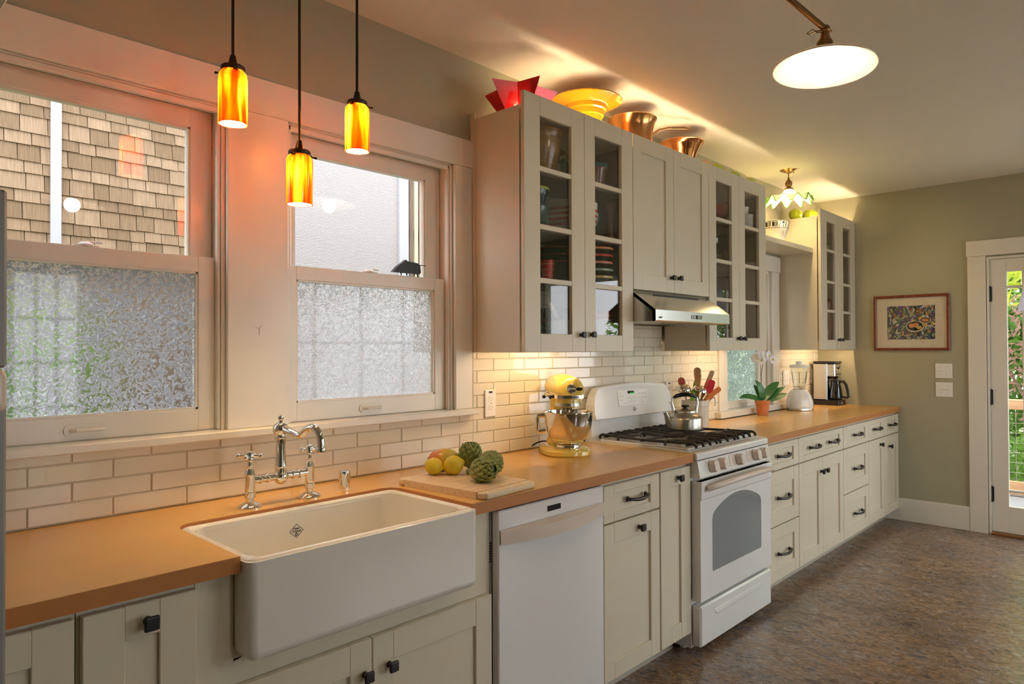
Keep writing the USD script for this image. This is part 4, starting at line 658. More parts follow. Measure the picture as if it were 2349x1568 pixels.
for i, (x, y, r) in enumerate(((5.475, -.100, .050), (5.640, -.150, .056), (5.83, -.165, .055))): gourd(['round green gourd at the left edge of the far corner cabinet top', 'second green gourd on the far corner cabinet top, between two others', 'green gourd half hidden at the right on the far corner cabinet top'][i], x, y, r)
t = Thing('patterned_bowl', 'white bowl with a black geometric band on the wall shelf', 'bowl', (4.945, -.150, 2.1565)); t.l('bowl', lathe([(0, 0), (.055, 0), (.062, .006), (.085, .05), (.097, .10), (.102, .150), (.099, .151), (.094, .10), (.08, .05), (.05, .012), (0, .01)], 48), 'white_ceramic', 40)
def on_cone(a0, a1, z0, z1, k=4):   # a patch lying on the bowl's side
    rr = lambda z: .0855+(z-.05)/.05*.012 if z < .1 else .0975+(z-.1)/.05*.005; A_ = np.linspace(a0, a1, k); v = [(r*math.cos(a), r*math.sin(a), z) for z, o in ((z0, 0), (z1, 0)) for a in A_ for r in (rr(z)+.0006,)]
    return tri(v, [q for i in range(k-1) for q in ((i, i+1, k+i+1), (i, k+i+1, k+i))])
r_ = random.Random(5); pats = [on_cone(0, 2*PI, .146, .149, 60), on_cone(0, 2*PI, .097, .100, 60)]
for i in range(26):
    a = i*2*PI/26; k = r_.randrange(4)
    if k == 0: pats.append(on_cone(a, a+.17, .108, .140))
    elif k == 1: pats += [on_cone(a, a+.05, .104, .143, 2), on_cone(a+.09, a+.14, .112, .143, 2)]
    elif k == 2: pats += [on_cone(a, a+.16, .128, .142, 3), on_cone(a+.05, a+.1, .104, .12, 2)]
    else: pats += [on_cone(a+.02*j, a+.02*j+.03, .104+.009*j, .111+.009*j, 2) for j in range(5)]
t.l('black_pattern', cat(*pats), 'ink_dark', False)

# ------------------------------------------------------------------ fruit and board by the sink
cb = Thing('cutting_board', 'pale wooden cutting board on the worktop right of the sink', 'cutting board', (1.625, -.437, .9142), rz=4.5)
cb.l('board', move(ext(rrect(-.134, .134, -.170, .170, .004), .0235), 0, 0, .0), 'wood_board', 30)
for s in (-1, 1): cb.l('breadboard_end', move(ext(affinity.translate(rrect(-.134, .134, -.0200, .0200, .018), 0, s*.1902), .0235), 0, 0, 0) if False else cat(hull([(sx*.118, s*.2015, z) for sx in (-1, 1) for z in (.0075, .016)]+[(sx*.1265, s*.1785, z) for sx in (-1, 1) for z in (.0075, .016)], .0075, 1)), 'wood_end', 40)
ZBD = .9142+.0237
def citrus(label, x, y, r, rz, ry): t = Thing('lemon', label, 'lemon', (x, y, ZBD+r), rz=rz, ry=ry); m = ball((0, 0, 0), r, 4); v = m.vertices; v[:, 0] = v[:, 0]*1.06+np.sign(v[:, 0])*np.exp(-((v[:, 1]**2+v[:, 2]**2)/(r*.28)**2))*r*.20; t.l('fruit', m, 'lemon', True); t.l('stem_button', ball((-r*1.24, 0, 0), (r*.06, r*.1, r*.1), 1), 'stem_green')
citrus('smaller greenish-yellow lemon at the left of the cutting board', 1.607, -.287, .031, -70, 10); citrus('larger golden lemon in front of the mango', 1.657, -.337, .0345, -50, -20)
t = Thing('mango', 'red and yellow mango lying behind the two lemons', 'mango', (1.688, -.248, ZBD+.0415), rz=-46); m = ball((0, 0, 0), (.058, .042, .0415), 4); m.vertices[:, 0] += .006*np.sin(m.vertices[:, 1]*40); t.l('fruit', m, 'mango', True); t.l('stem_scar', ball((-.0575, 0, .004), .004, 1), 'bark')
ar = Thing('artichoke', 'upright green artichoke behind the lemons', 'artichoke', (1.752, -.325, ZBD+.012), rz=20); RA, HA = .0335, .090
ar.l('core', lathe([(0, .004), (.018, .006), (.028, .022), (.031, .045), (.024, .072), (.010, .088), (0, .09)], 20), 'artichoke_core', 60); ar.l('stalk', lathe([(0, -.012), (.0125, -.012), (.0125, .006), (0, .006)], 14), 'stem_green', 40)
NB = 64
for i in range(NB):
    q = i/(NB-1); ph = i*2.39996; th0 = 2.75-2.35*q**.9; L = .85-.42*q; w0 = .0150*(1-.60*q); vs = []
    for u in np.linspace(0, 1, 6):
        th = max(th0-L*u, .02); r0 = RA*math.sin(max(th, .30))**.8 if th > .3 else RA*math.sin(.30)**.8*(th/.3*.6+.4); z0 = .045-.047*math.cos(PI-th) if False else .045+.046*math.cos(th)
        wid = w0*(1.0 if u < .55 else 1-((u-.55)/.45)**1.7*.92)*(.72+.28*math.sin(min(u/.5, 1)*PI/2)); out_ = .002+.0135*u+.002*math.sin(ph*7)*u-.004*max(0, u-.75)/.25
        for s in np.linspace(-1, 1, 5): a = ph+s*wid/max(r0+out_, .012); rr = r0+out_-.0048*s*s*(.4+u); vs.append((rr*math.cos(a), rr*math.sin(a), z0+.004*u))
    fs = [f for j in range(5) for k in range(4) for f in ((j*5+k, j*5+k+1, (j+1)*5+k+1), (j*5+k, (j+1)*5+k+1, (j+1)*5+k))]; ar.l('bract', tri(vs, fs), 'artichoke', True)
def lay(label, c, d, spin):   # a copy lying on its side with its tip along d
    d = np.array(d)/np.linalg.norm(d); rz = math.degrees(math.atan2(d[1], d[0])); ry = math.degrees(math.acos(d[2])); dup(ar, label, tuple(np.array(c)-d*.045), rz=rz, ry=ry)
lay('front artichoke lying on the board with its tip to the viewer', (1.632, -.512, ZBD+.0405), (.30, -.93, .17), 0); lay('artichoke lying behind the front one, tip to the right', (1.752, -.425, ZBD+.040), (.86, -.48, .05), 0)

# ------------------------------------------------------------------ stand mixer
mx = Thing('stand_mixer', 'yellow stand mixer with a polished steel bowl on the worktop', 'stand mixer', (2.452, -.205, .9142), rz=-126)
foot = affinity.scale(Point(0, 0).buffer(1, quad_segs=16), .150, .110); foot = foot.intersection(sbox(-.145, -.2, .145, .2)); m = cat(loft([(np.array(foot.buffer(d).exterior.coords)[:-1][:60], z) for d, z in ((-.006, 0), (0, .006), (0, .016), (-.012, .026), (-.03, .032))]))
def sh(r0, n=48): a = np.linspace(0, 2*PI, n, endpoint=False); return a
def oval(a, b, cx, n=48, p=2.6): t_ = np.linspace(0, 2*PI, n, endpoint=False); c, s = np.cos(t_), np.sin(t_); return np.c_[cx+a*np.sign(c)*np.abs(c)**(2/p), b*np.sign(s)*np.abs(s)**(2/p)]
mx.l('base', loft([(oval(.140, .108, .0), 0), (oval(.146, .113, .0), .007), (oval(.144, .111, .0), .022), (oval(.125, .094, -.004), .034), (oval(.10, .075, -.015), .040)]), 'mixer_yellow', 40)
mx.l('column', loft([(oval(.060, .066, -.082), .030), (oval(.045, .050, -.088), .080), (oval(.040, .044, -.090), .16), (oval(.048, .046, -.084), .225), (oval(.06, .05, -.075), .25)]), 'mixer_yellow', 40)
hp_ = []
for x, ry, rz_, zc in ((-.190, .012, .010, .298), (-.185, .034, .034, .298), (-.165, .053, .050, .299), (-.12, .064, .060, .300), (-.05, .068, .064, .300), (.03, .0675, .062, .299), (.09, .0655, .058, .297), (.115, .060, .052, .295), (.124, .045, .040, .294), (.126, .02, .02, .294)):
    a = np.linspace(0, 2*PI, 40, endpoint=False); hp_.append(np.c_[np.full(40, x), ry*np.cos(a)*(1-.06*(np.sin(a) < -.2)), zc+np.where(np.sin(a) > 0, rz_*np.sin(a), rz_*.86*np.sign(np.sin(a))*np.abs(np.sin(a))**.7)])
hv = np.vstack(hp_); hf = [f for k in range(len(hp_)-1) for i in range(40) for f in ((k*40+i, (k+1)*40+(i+1) % 40, k*40+(i+1) % 40), (k*40+i, (k+1)*40+i, (k+1)*40+(i+1) % 40))]+[(0, i, i+1) for i in range(1, 39)]+[(len(hv)-40, len(hv)-40+i+1, len(hv)-40+i) for i in range(1, 39)]
hm_ = tri(hv, hf); hm_.fix_normals(); hd4 = mx.l('head', hm_, 'mixer_yellow', 50)
def band(z0, z1, g, x0=-.19): # strip around the head's front half
    return ext(Polygon([(x0, -.062-g), (.085, -.0625-g), (.108, -.055-g), (.1235+g, -.030), (.1245+g, 0), (.1235+g, .030), (.108, .055+g), (.085, .0625+g), (x0, .062+g)]), z1-z0).apply_translation((0, 0, z0))
mx.l('trim_band', band(.257, .272, .0050, -.12), 'chrome', False, parent=hd4, label='chrome name band'); mx.l('maker_lettering', move(turn(turn(meshkit.text_mesh('KitchenAid', .0105, .0006, True), 90, (1, 0, 0)), 90, (0, 0, 1)), .1300, -.042, .2595), 'ink_dark', False, parent=hd4)
mx.l('lower_head', ext(affinity.translate(Point(0, 0).buffer(.058, quad_segs=12), .060, 0), .040).apply_translation((0, 0, .218)), 'mixer_yellow', 30); mx.l('beater_collar', ext(affinity.translate(Point(0, 0).buffer(.0605, quad_segs=12), .060, 0), .014).apply_translation((0, 0, .222)), 'steel_soft', 30); mx.l('beater_shaft', cat(lathe([(0, .15), (.012, .15), (.014, .19), (.03, .205), (.035, .218), (0, .218)], 20, (.060, 0, 0))), 'steel_soft', 40)
mx.l('hub_cap', turn(lathe([(0, -.006), (.0215, -.006), (.0225, .004), (.020, .008), (.017, .0085), (.015, .006), (0, .006)], 28), 90, (0, 1, 0)).apply_translation((.124, 0, .301)), 'chrome', 30, parent=hd4); mx.l('hub_bar', box(.129, .135, -.018, .018, .298, .304, .001), 'steel_soft', False, parent=hd4)
mx.l('hub_knob', cat(tube([(.122, .024, .300), (.132, .030, .300)], .004, 8), hull([(.132, .028, .300), (.134, .042, .300)], .0075, 1)), 'black_plastic', 40, parent=hd4)
mx.l('speed_lever', cat(tube([(-.02, -.062, .262), (-.02, -.088, .258)], .0025, 6), ball((-.02, -.091, .258), .0085, 2)), 'black_plastic', 40, parent=hd4); mx.l('lock_lever', cat(tube([(.03, -.062, .262), (.03, -.070, .260)], .0025, 6), ball((.03, -.073, .260), .0085, 2)), 'black_plastic', 40, parent=hd4)
bx = .066
mx.l('bowl', lathe([(0, .052), (.048, .052), (.066, .062), (.092, .095), (.106, .140), (.110, .192), (.1125, .1935), (.1125, .1965), (.109, .197), (.1075, .192), (.1035, .140), (.089, .095), (.063, .065), (0, .056)], 64, (bx, 0, 0)), 'chrome', 40, label='polished steel bowl')
mx.l('bowl_foot', lathe([(.0, .033), (.058, .033), (.060, .037), (.054, .040), (.052, .048), (.048, .0515), (.0, .0515)], 40, (bx, 0, 0)), 'chrome', 30)
mx.l('bowl_handle', tube([(bx-.02, -.106, .18), (bx-.026, -.130, .178), (bx-.028, -.135, .165), (bx-.028, -.135, .115), (bx-.026, -.130, .105), (bx-.02, -.098, .112)], .0055, 8, flat=2.0), 'chrome', 40)
mx.l('power_cord', tube(bez((-.13, -.03, .03), (-.17, -.06, .05), (-.17, -.11, .02), (-.15, -.135, .005), n=12), .0035, 7), 'black_plastic', 50)

# ------------------------------------------------------------------ kettle, crock and utensils
k = Thing('kettle', 'brushed steel kettle with black-topped arched handle on the back burner', 'kettle', (3.405, -.285, .9482))
k.l('body', lathe([(0, 0), (.088, 0), (.094, .004), (.0945, .012), (.0935, .058), (.088, .070), (.072, .080), (.062, .085), (.060, .088), (.0615, .094), (.060, .098), (0, .099)], 48), 'steel_soft', 35)
k.l('lid', lathe([(0, .098), (.060, .0985), (.060, .102), (.054, .107), (.035, .112), (.012, .115), (0, .115)], 40), 'steel_soft', 40); k.l('lid_knob', lathe([(0, .114), (.008, .114), (.009, .118), (.019, .121), (.022, .127), (.019, .133), (.010, .135), (0, .135)], 24), 'black_plastic', 40)
sd_ = np.array((-.82, .572, 0)); up_ = np.array((0, 0, 1.0))
k.l('spout', tube([sd_*r+up_*z for r, z in ((.075, .028), (.092, .036), (.101, .055), (.109, .078), (.118, .096))], [.030, .026, .019, .0145, .012], 16, flat=1.0), 'steel_soft', 50)
ha = [sd_*.066+up_*.088, sd_*.072+up_*.118, sd_*.080+up_*.145, sd_*.076+up_*.165, sd_*.058+up_*.178]; hb = [-sd_*.030*1.9+up_*.179, -sd_*.070+up_*.167, -sd_*.074+up_*.145, -sd_*.069+up_*.118, -sd_*.064+up_*.088]
k.l('handle_bracket', tube(ha, [.007, .006, .005, .005, .005], 8, flat=1.5), 'steel_soft', 40); k.l('handle_bracket', tube(hb, [.005, .005, .005, .006, .007], 8, flat=1.5), 'steel_soft', 40)
k.l('handle_grip', tube([sd_*.070+up_*.173, sd_*.05+up_*.1825, sd_*.02+up_*.189, -sd_*.015+up_*.190, -sd_*.05+up_*.1825, -sd_*.068+up_*.171], [.006, .0105, .0125, .0125, .0105, .006], 12), 'black_gloss', 50)
cx_, cy_, cz_ = 3.782, -.140, .9142
ck = Thing('utensil_crock', 'cream stoneware crock full of cooking utensils beside the range', 'crock', (cx_, cy_, cz_))
ck.l('crock', lathe([(0, 0), (.074, 0), (.078, .004), (.079, .130), (.0815, .133), (.0815, .163), (.079, .166), (.076, .166), (.074, .160), (.073, .01), (0, .008)], 48), 'stoneware', 35)
def utensil(name, label, c, base, tip, hmat, head=None, r=.0055):
    b, tp = np.array(base, float), np.array(tip, float); t = Thing(name, label, c, tuple(b)); d = tp-b; L = np.linalg.norm(d); d /= L
    t.l('handle', tube([(0, 0, 0), d*L*.5, d*L], [r*.8, r, r], 8), hmat, 50)
    if head:
        nm, mat, poly, th = head; u = np.cross(d, (-.7, -.7, 0)); u /= np.linalg.norm(u); u = u if u[0] > 0 else -u; nrm = np.cross(d, u)   # the blade lies along d, facing the viewer
        m = ext(Polygon(poly), th); m.apply_translation((0, 0, -th/2)); R = np.eye(4); R[:3, 0], R[:3, 1], R[:3, 2], R[:3, 3] = u, d, nrm, d*L*.97; m.apply_transform(R); t.l(nm, m, mat, 30)
    return t
zb = cz_+.012
spat = lambda w, l: [(-.006, 0), (-w*.8, .012), (-w, .03), (-w, l*.8), (-w*.75, l), (w*.55, l), (w, l*.88), (w, .03), (w*.8, .012), (.006, 0)]
rnd = lambda w, l: [(-.006, 0), (-w, l*.25)]+[(-w*math.cos(a), l-w+w*math.sin(a)) for a in np.linspace(.0, PI, 9)]+[(w, l*.25), (.006, 0)]
utensil('wooden_spoon', 'dark wooden paddle-ended spoon, tallest in the crock', 'wooden spoon', (cx_+.010, cy_-.002, zb), (cx_+.006, cy_-.010, 1.165), 'wood_spoon', ('paddle', 'wood_spoon', [(-.0075, 0), (-.010, .03), (-.0185, .07)]+[(-.0205*math.cos(a), .098+.021*math.sin(a)) for a in np.linspace(0, PI, 9)]+[(.0185, .07), (.010, .03), (.0075, 0)], .012), .0075)
utensil('silicone_spatula', 'maroon spatula at the left of the crock', 'spatula', (cx_-.010, cy_+.01, zb), (cx_-.052, cy_+.050, 1.150), 'wood_spoon', ('blade', 'maroon_silicone', rnd(.020, .075), .010))
utensil('silicone_spatula', 'bright red spatula right of the wooden spoon', 'spatula', (cx_+.02, cy_-.01, zb), (cx_+.052, cy_-.060, 1.125), 'wood_spoon', ('blade', 'red_silicone', spat(.022, .085), .010))
t = Thing('silicone_spatula', 'orange spatula leaning out over the right rim of the crock', 'spatula', (cx_, cy_, zb)); pth = np.array([(.0, .0, 0), (.034, -.040, .14), (.040, -.047, .165)]); t.l('handle', tube(pth, .005, 8), 'wood_spoon')
def blade(p0, p1, w, th, mat, nm='blade', tt=None): # a flat rounded blade from p0 to p1 facing the viewer
    p0, p1 = np.array(p0), np.array(p1); d = p1-p0; L = np.linalg.norm(d); d /= L; vw = np.array((-.72, -.69, 0)); u = np.cross(d, vw); u /= np.linalg.norm(u); n_ = np.cross(u, d); m = ext(Polygon([(-.005, 0), (-w, L*.22)]+[(-w*math.cos(a), L-w+w*math.sin(a)) for a in np.linspace(0, PI, 9)]+[(w, L*.22), (.005, 0)]), th); m.apply_translation((0, 0, -th/2)); R = np.eye(4); R[:3, 0], R[:3, 1], R[:3, 2], R[:3, 3] = u, d, n_, p0; m.apply_transform(R); tt.l(nm, m, mat, 30)
blade((.036, -.043, .155), (.112, -.108, .225), .0155, .009, 'orange_silicone', tt=t)
t = Thing('silicone_spatula', 'lime green slotted spatula behind the red one', 'spatula', (cx_, cy_, zb)); t.l('handle', tube([(.01, .03, 0), (.022, .022, .18)], .005, 8), 'green_silicone'); blade((.021, .022, .17), (.045, .010, .275), .017, .006, 'green_silicone', tt=t)
t = Thing('silicone_spatula', 'green spatula low in the crock between the two ladles', 'spatula', (cx_, cy_, zb)); t.l('handle', tube([(-.02, .0, 0), (-.030, .005, .14)], .005, 8), 'green_silicone'); blade((-.030, .005, .13), (-.024, .0, .215), .013, .006, 'green_silicone', tt=t)
t = Thing('wooden_spatula', 'pale flat wooden spatula slanting up to the right', 'spatula', (cx_, cy_, zb)); t.l('handle', tube([(.02, .02, 0), (.045, -.020, .17)], .006, 8), 'wood_pale'); blade((.044, -.018, .16), (.090, -.070, .330), .0135, .008, 'wood_pale', tt=t)
t = Thing('wooden_spoon', 'thin grey-brown wooden handle standing behind the red spatula', 'wooden spoon', (cx_, cy_, zb)); t.l('handle', tube([(.03, .02, 0), (.046, -.012, .30)], [.006, .0065], 8), 'wood_pale'); t.l('rounded_end', ball((.0462, -.0122, .302), .0066, 2), 'wood_pale')
def ladle(label, c, d, R):
    c = np.array(c, float)-(cx_, cy_, zb); t = Thing('ladle', label, 'ladle', (cx_, cy_, zb)); pf = [(R*math.sin(a), -R*.82*math.cos(a)) for a in np.linspace(0, PI/2, 9)]; pf += [(R*.985*math.sin(a), -R*.80*math.cos(a)) for a in np.linspace(PI/2, 0, 9)]
    m = lathe(pf, 32); d = np.array(d, float)/np.linalg.norm(d); m.apply_transform(trimesh.geometry.align_vectors((0, 0, -1), d)); t.l('bowl', move(m, *c), 'chrome', 50)
    t.l('handle', tube([(c[0]*.2, c[1]*.2, 0), (c[0]*.75, c[1]*.75, c[2]*.7), c-d*R*.25], .0035, 7), 'steel_soft', 50)
ladle('steel ladle turned upside down at the left of the crock', (cx_-.060, cy_+.046, 1.142), (-.25, -.25, .93), .047); ladle('steel ladle turned upside down in the middle of the crock', (cx_+.010, cy_-.024, 1.132), (.15, -.3, .93), .046)
t = Thing('whisk', 'wire whisk handle hooked over the right rim of the crock', 'whisk', (cx_, cy_, zb)); t.l('handle', tube(bez((.03, -.02, .05), (.07, -.07, .20), (.095, -.095, .19), (.085, -.085, .115), n=14), .0045, 8), 'steel_soft', 50)

# ------------------------------------------------------------------ orchid, blender, coffee maker
o = Thing('potted_orchid', 'white orchid in a terracotta pot on the worktop before the small window', 'potted orchid', (4.790, -.118, .9142))
o.l('pot', lathe([(0, 0), (.036, 0), (.038, .003), (.046, .078), (.0515, .079), (.053, .106), (.049, .107), (.047, .095), (.036, .01), (0, .008)], 36), 'terracotta', 35); o.l('soil', lathe([(0, .096), (.0465, .094), (.0465, .092), (0, .092)], 24), 'soil')
def strap(pts, w, mat, nm, par=None):
    P_ = bez(*pts, n=10); v = []
    for i, p in enumerate(P_):
        q = i/9; tn = P_[min(i+1, 9)]-P_[max(i-1, 0)]; s_ = np.cross(tn, (-.45, -.45, .75)); s_ = s_/max(np.linalg.norm(s_), 1e-6); ww = w*(math.sin(PI*min(.12+q*.9, 1))**.6) if q < 1 else .001
        for e, dz in ((-1, .004), (0, 0), (1, .004)): v.append(p+s_*e*ww+np.array((0, 0, dz*ww/w)))
    v = np.array(v); n_ = len(v); v = np.vstack([v, v-[0, 0, .0022]]); f = []
    for i in range(9):
        for j in range(2): a = 3*i+j; f += [(a, a+1, a+4), (a, a+4, a+3), (n_+a, n_+a+4, n_+a+1), (n_+a, n_+a+3, n_+a+4)]
        for j in (0, 2): a = 3*i+j; f += [(a, a+3, n_+a+3), (a, n_+a+3, n_+a)] if j == 0 else [(a, n_+a+3, a+3), (a, n_+a, n_+a+3)]
    return o.l(nm, tri(v, f), mat, 50, parent=par)
for p1, p2, w in (((-.02, -.02, .19), (-.055, .03, .25), .030), ((-.01, .02, .17), (-.03, .05, .215), .026), ((.05, -.04, .20), (.10, -.08, .235), .032), ((.07, -.05, .16), (.13, -.11, .20), .026), ((.05, -.08, .125), (.115, -.13, .155), .027), ((-.08, .06, .15), (-.15, .10, .125), .027)): strap([(0, 0, .097), p1, p2], w, 'leaf', 'leaf')
st_ = bez((0, 0, .096), (-.012, .008, .25), (-.022, .0, .35), (-.012, -.005, .398), (.03, -.03, .415), (.05, -.05, .40), n=22); o.l('stem', tube(st_, .0028, 7), 'stem_green', 50); o.l('stake', tube([(-.006, .004, .095), (-.018, .004, .36)], .0018, 6), 'bark', 50)
def bloom(c, s=1.0, yaw=0):
    base = np.array((-.72, -.69, .05)); parts = []
    for kk in range(5):
        a = PI/2+kk*2*PI/5; w, l = (.020, .030) if kk in (1, 4) else (.013, .029); g = ext(affinity.scale(Point(0, 0).buffer(1, quad_segs=6), w*s, l*.55*s), .0016); g.apply_translation((0, l*.55*s, 0)); v = g.vertices; v[:, 2] += 9*(v[:, 0]**2)-.12*v[:, 1]*(v[:, 1] > .02); turn(g, math.degrees(a)-90, (0, 0, 1)); parts.append(g)
    R = trimesh.geometry.align_vectors((0, 0, 1), base/np.linalg.norm(base)); turn(m0 := cat(parts), 0); m0.apply_transform(trimesh.transformations.rotation_matrix(math.radians(yaw), (0, 0, 1)) @ R @ trimesh.transformations.rotation_matrix(-1.5, (0, 0, 1))); m0.apply_translation(c)
    f = o.l('flower', m0, 'petal', 60); o.l('flower_lip', ball(np.array(c)+base*.006, (.006*s, .006*s, .007*s), 1), 'petal_heart', True, parent=f)
for c, s, yw in (((-.055, .02, .408), 1.15, -30), ((-.028, .0, .425), 1.2, 10), ((.002, -.015, .412), 1.1, 25), ((.035, -.035, .425), 1.1, 40), ((.055, -.055, .395), 1.0, 20), ((-.03, -.01, .392), 1.0, -10)): bloom(c, s, yw)
bl = Thing('blender', 'white blender with a clear glass jar beside the small window', 'blender', (5.350, -.166, .9142), rz=-40)
bl.l('motor_base', cat(loft([(oval(.092, .082, 0), .018), (oval(.095, .085, 0), .03), (oval(.093, .083, 0), .07), (oval(.080, .072, -.002), .115), (oval(.060, .056, -.004), .148), (oval(.045, .045, -.004), .160)])), 'enamel', 40); bl.l('foot_ring', loft([(oval(.090, .080, 0), 0), (oval(.094, .084, 0), .004), (oval(.094, .084, 0), .018)]), 'steel_soft', 35)
bl.l('switch', cat(box(.086, .090, -.03, .03, .092, .104, .001), box(.088, .094, -.012, .02, .095, .102, .001)), 'ink', False, label='dark blue switch plate'); bl.l('maker_print', move(turn(turn(meshkit.text_mesh('oster', .006, .0005, True), 90, (1, 0, 0)), 90, (0, 0, 1)), .0945, -.01, .060), 'rubber_grey', False)
bl.l('collar', cat(*[tube([(.043*math.cos(a), .043*math.sin(a), z) for a in np.linspace(0, 2*PI, 25)[:-1]], .003, 7, closed=True) for z in (.164, .178)]), 'steel_soft', 50)
bl.l('jar', lathe([(.040, .176), (.044, .182), (.048, .20), (.062, .30), (.067, .325), (.065, .325), (.060, .30), (.046, .20), (.041, .184), (.0, .182), (.0, .176)], 40, closed=False), 'thin_glass', 40, label='clear glass jar'); bl.l('jar_handle', tube(bez((-.0, -.062, .315), (0, -.115, .325), (.0, -.10, .22), (0, -.05, .212), n=16), .0075, 10), 'thin_glass', 50)
bl.l('jar_ribs', cat(*[tube([(.0475*math.cos(a), .0475*math.sin(a), .205), (.061*math.cos(a), .061*math.sin(a), .295)], .0022, 6) for a in np.arange(6)*PI/3]), 'thin_glass', 50)
bl.l('lid', lathe([(0, .326), (.068, .326), (.071, .331), (.071, .346), (.064, .350), (0, .351)], 40), 'white_plastic', 40); bl.l('lid_knob', lathe([(0, .351), (.026, .351), (.024, .375), (0, .376)], 28), 'white_plastic', 40)
cf_ = Thing('coffee_maker', 'steel and black drip coffee maker in the far corner of the worktop', 'coffee maker', (5.97, -.05, .9142))
cf_.w('base_plate', ext(rrect(5.968, 6.150, -.252, -.040, .02), .042).apply_translation((0, 0, .9142)), 'black_plastic', 30); cf_.w('tower', box(5.972, 6.146, -.150, -.044, .9565, 1.262, .006), 'steel', False, label='brushed steel water tower'); cf_.w('brew_head', box(5.980, 6.138, -.218, -.1505, 1.150, 1.262, .008), 'steel', False); cf_.w('top_cover', ext(rrect(5.970, 6.148, -.220, -.042, .012), .016).apply_translation((0, 0, 1.2625)), 'black_plastic', 30)
cf_.w('corner_strip', box(5.970, 5.976, -.158, -.1505, .957, 1.262, .002), 'chrome', False); cf_.w('control_dial', turn(lathe([(0, 0), (.014, 0), (.014, .006), (.010, .009), (0, .009)], 20), 90, (1, 0, 0)).apply_translation((6.06, -.218, 1.228)), 'black_plastic', 35); cf_.w('control_button', cat(*[ball((6.02+.02*i, -.2185, z), .0035, 1) for i in range(5) for z in (1.196+.006*abs(i-2),)]), 'chrome', 50); cf_.w('control_switch', cat(*[box(6.005+.03*i, 6.028+.03*i, -.2215, -.2175, 1.166, 1.176, .001) for i in range(4)]), 'black_plastic', False)
cf_.w('filter_outlet', lathe([(0, 0), (.03, 0), (.04, .018), (0, .018)], 20, (6.06, -.178, 1.1315)), 'black_plastic', 40)
cf_.w('carafe', lathe([(0, 0), (.045, 0), (.05, .006), (.052, .03), (.046, .085), (.036, .128), (.034, .150), (.0325, .150), (.0345, .128), (.0445, .085), (.0505, .03), (.0, .008)], 36, (6.06, -.198, .9565)), 'oven_glass', 40, label='dark glass carafe'); cf_.w('carafe_band', lathe([(.0345, .148), (.039, .148), (.039, .164), (0, .168), (0, .16), (.0345, .157)], 28, (6.06, -.198, .9565)), 'black_plastic', 40)
cf_.w('carafe_handle', tube([(6.055, -.226, 1.108), (6.05, -.262, 1.112), (6.045, -.282, 1.085), (6.042, -.296, 1.04), (6.04, -.304, .985), (6.042, -.285, .978), (6.048, -.250, .982)], [.008, .010, .010, .010, .009, .008, .006], 8, flat=1.3), 'black_plastic', 40); cf_.w('maker_print', cat(text('CUISINART', .006, 6.02, -.2522, .932, d=.0004), text('COFFEE', .005, 6.02, -.2522, .923, d=.0004)), 'white_plastic', False)

# ------------------------------------------------------------------ plates on the walls, picture
def outlet(label, x, z, w=.070, h=.121, gang=1):
    t = Thing('outlet', label, 'outlet', (x, -.0105, z)); t.l('plate', box(-w/2, w/2, -.0065, .0008, -h/2, h/2, .003), 'white_plastic', False)
    for g in range(gang):
        ox = (g-(gang-1)/2)*.046
        for s in (-1, 1):
            r = t.l('receptacle', front(affinity.translate(Point(0, 0).buffer(.0165).intersection(sbox(-.0165, -.0135, .0165, .0135)), ox, s*.0195), -.0075, -.006), 'white_plastic', 20)
            t.l('slots', cat(box(ox-.0075, ox-.0055, -.0080, -.0074, s*.0195, s*.0195+.008), box(ox+.0055, ox+.0075, -.0080, -.0074, s*.0195+.001, s*.0195+.0075), front(affinity.translate(Point(0, 0).buffer(.0024), ox, s*.0195-.0065), -.0080, -.0074)), 'rubber_grey', False, parent=r)
        t.l('screw', front(affinity.translate(Point(0, 0).buffer(.0028), ox, 0), -.0072, -.0064), 'rubber_grey')
    return t
t = outlet('white wall outlet on the backsplash near the right sink window', 2.1640, 1.1490); t.l('label_sticker', box(-.012, .010, -.0071, -.0064, .046, .054), 'ink', False, label='small blue sticker')
t = outlet('white wall outlet behind the right end of the range', 3.690, 1.130); t.l('label_sticker', box(-.012, .010, -.0071, -.0064, .046, .054), 'ink', False)
outlet('double white outlet on the tiles behind the blender', 5.475, 1.155, .116, .121, 2); outlet('white outlet behind the coffee maker', 6.055, 1.152)
for lb, y, z in (('upper white double light switch plate below the framed picture', -.9565, 1.210), ('lower white double light switch plate below the framed picture', -.9580, 1.064)):
    t = Thing('switch_plate', lb, 'light switch', (XR-.001, y, z)); t.l('plate', box(-.006, .0, -.057, .057, -.057, .057, .002), 'white_plastic', False)
    for s in (-.023, .023): t.l('toggle', cat(box(-.0068, -.0059, s-.005, s+.005, -.012, .012), turn(box(-.018, -.006, s-.0042, s+.0042, -.0045, .0045, .001), 20, (0, 1, 0), (-.006, s, 0))), 'white_plastic', False); t.l('screws', cat(*[turn(lathe([(0, 0), (.0027, 0), (.0027, .0008), (0, .0008)], 8), -90, (0, 1, 0)).apply_translation((-.0060, s, q)) for q in (-.03, .03)]), 'rubber_grey', False)
pc = Thing('framed_picture', 'framed abstract still-life print in a red-brown wood frame on the end wall', 'picture', (XR-.001, -.7325, 1.591)); PW, PH, B_ = .2695, .2225, .021
pc.l('frame', cat(box(-.022, 0, -PW, PW, PH-B_, PH, .004), box(-.022, 0, -PW, PW, -PH, -PH+B_, .004), box(-.022, 0, -PW, -PW+B_, -PH+B_-.003, PH-B_+.003, .004), box(-.022, 0, PW-B_, PW, -PH+B_-.003, PH-B_+.003, .004)), 'wood_frame', False)
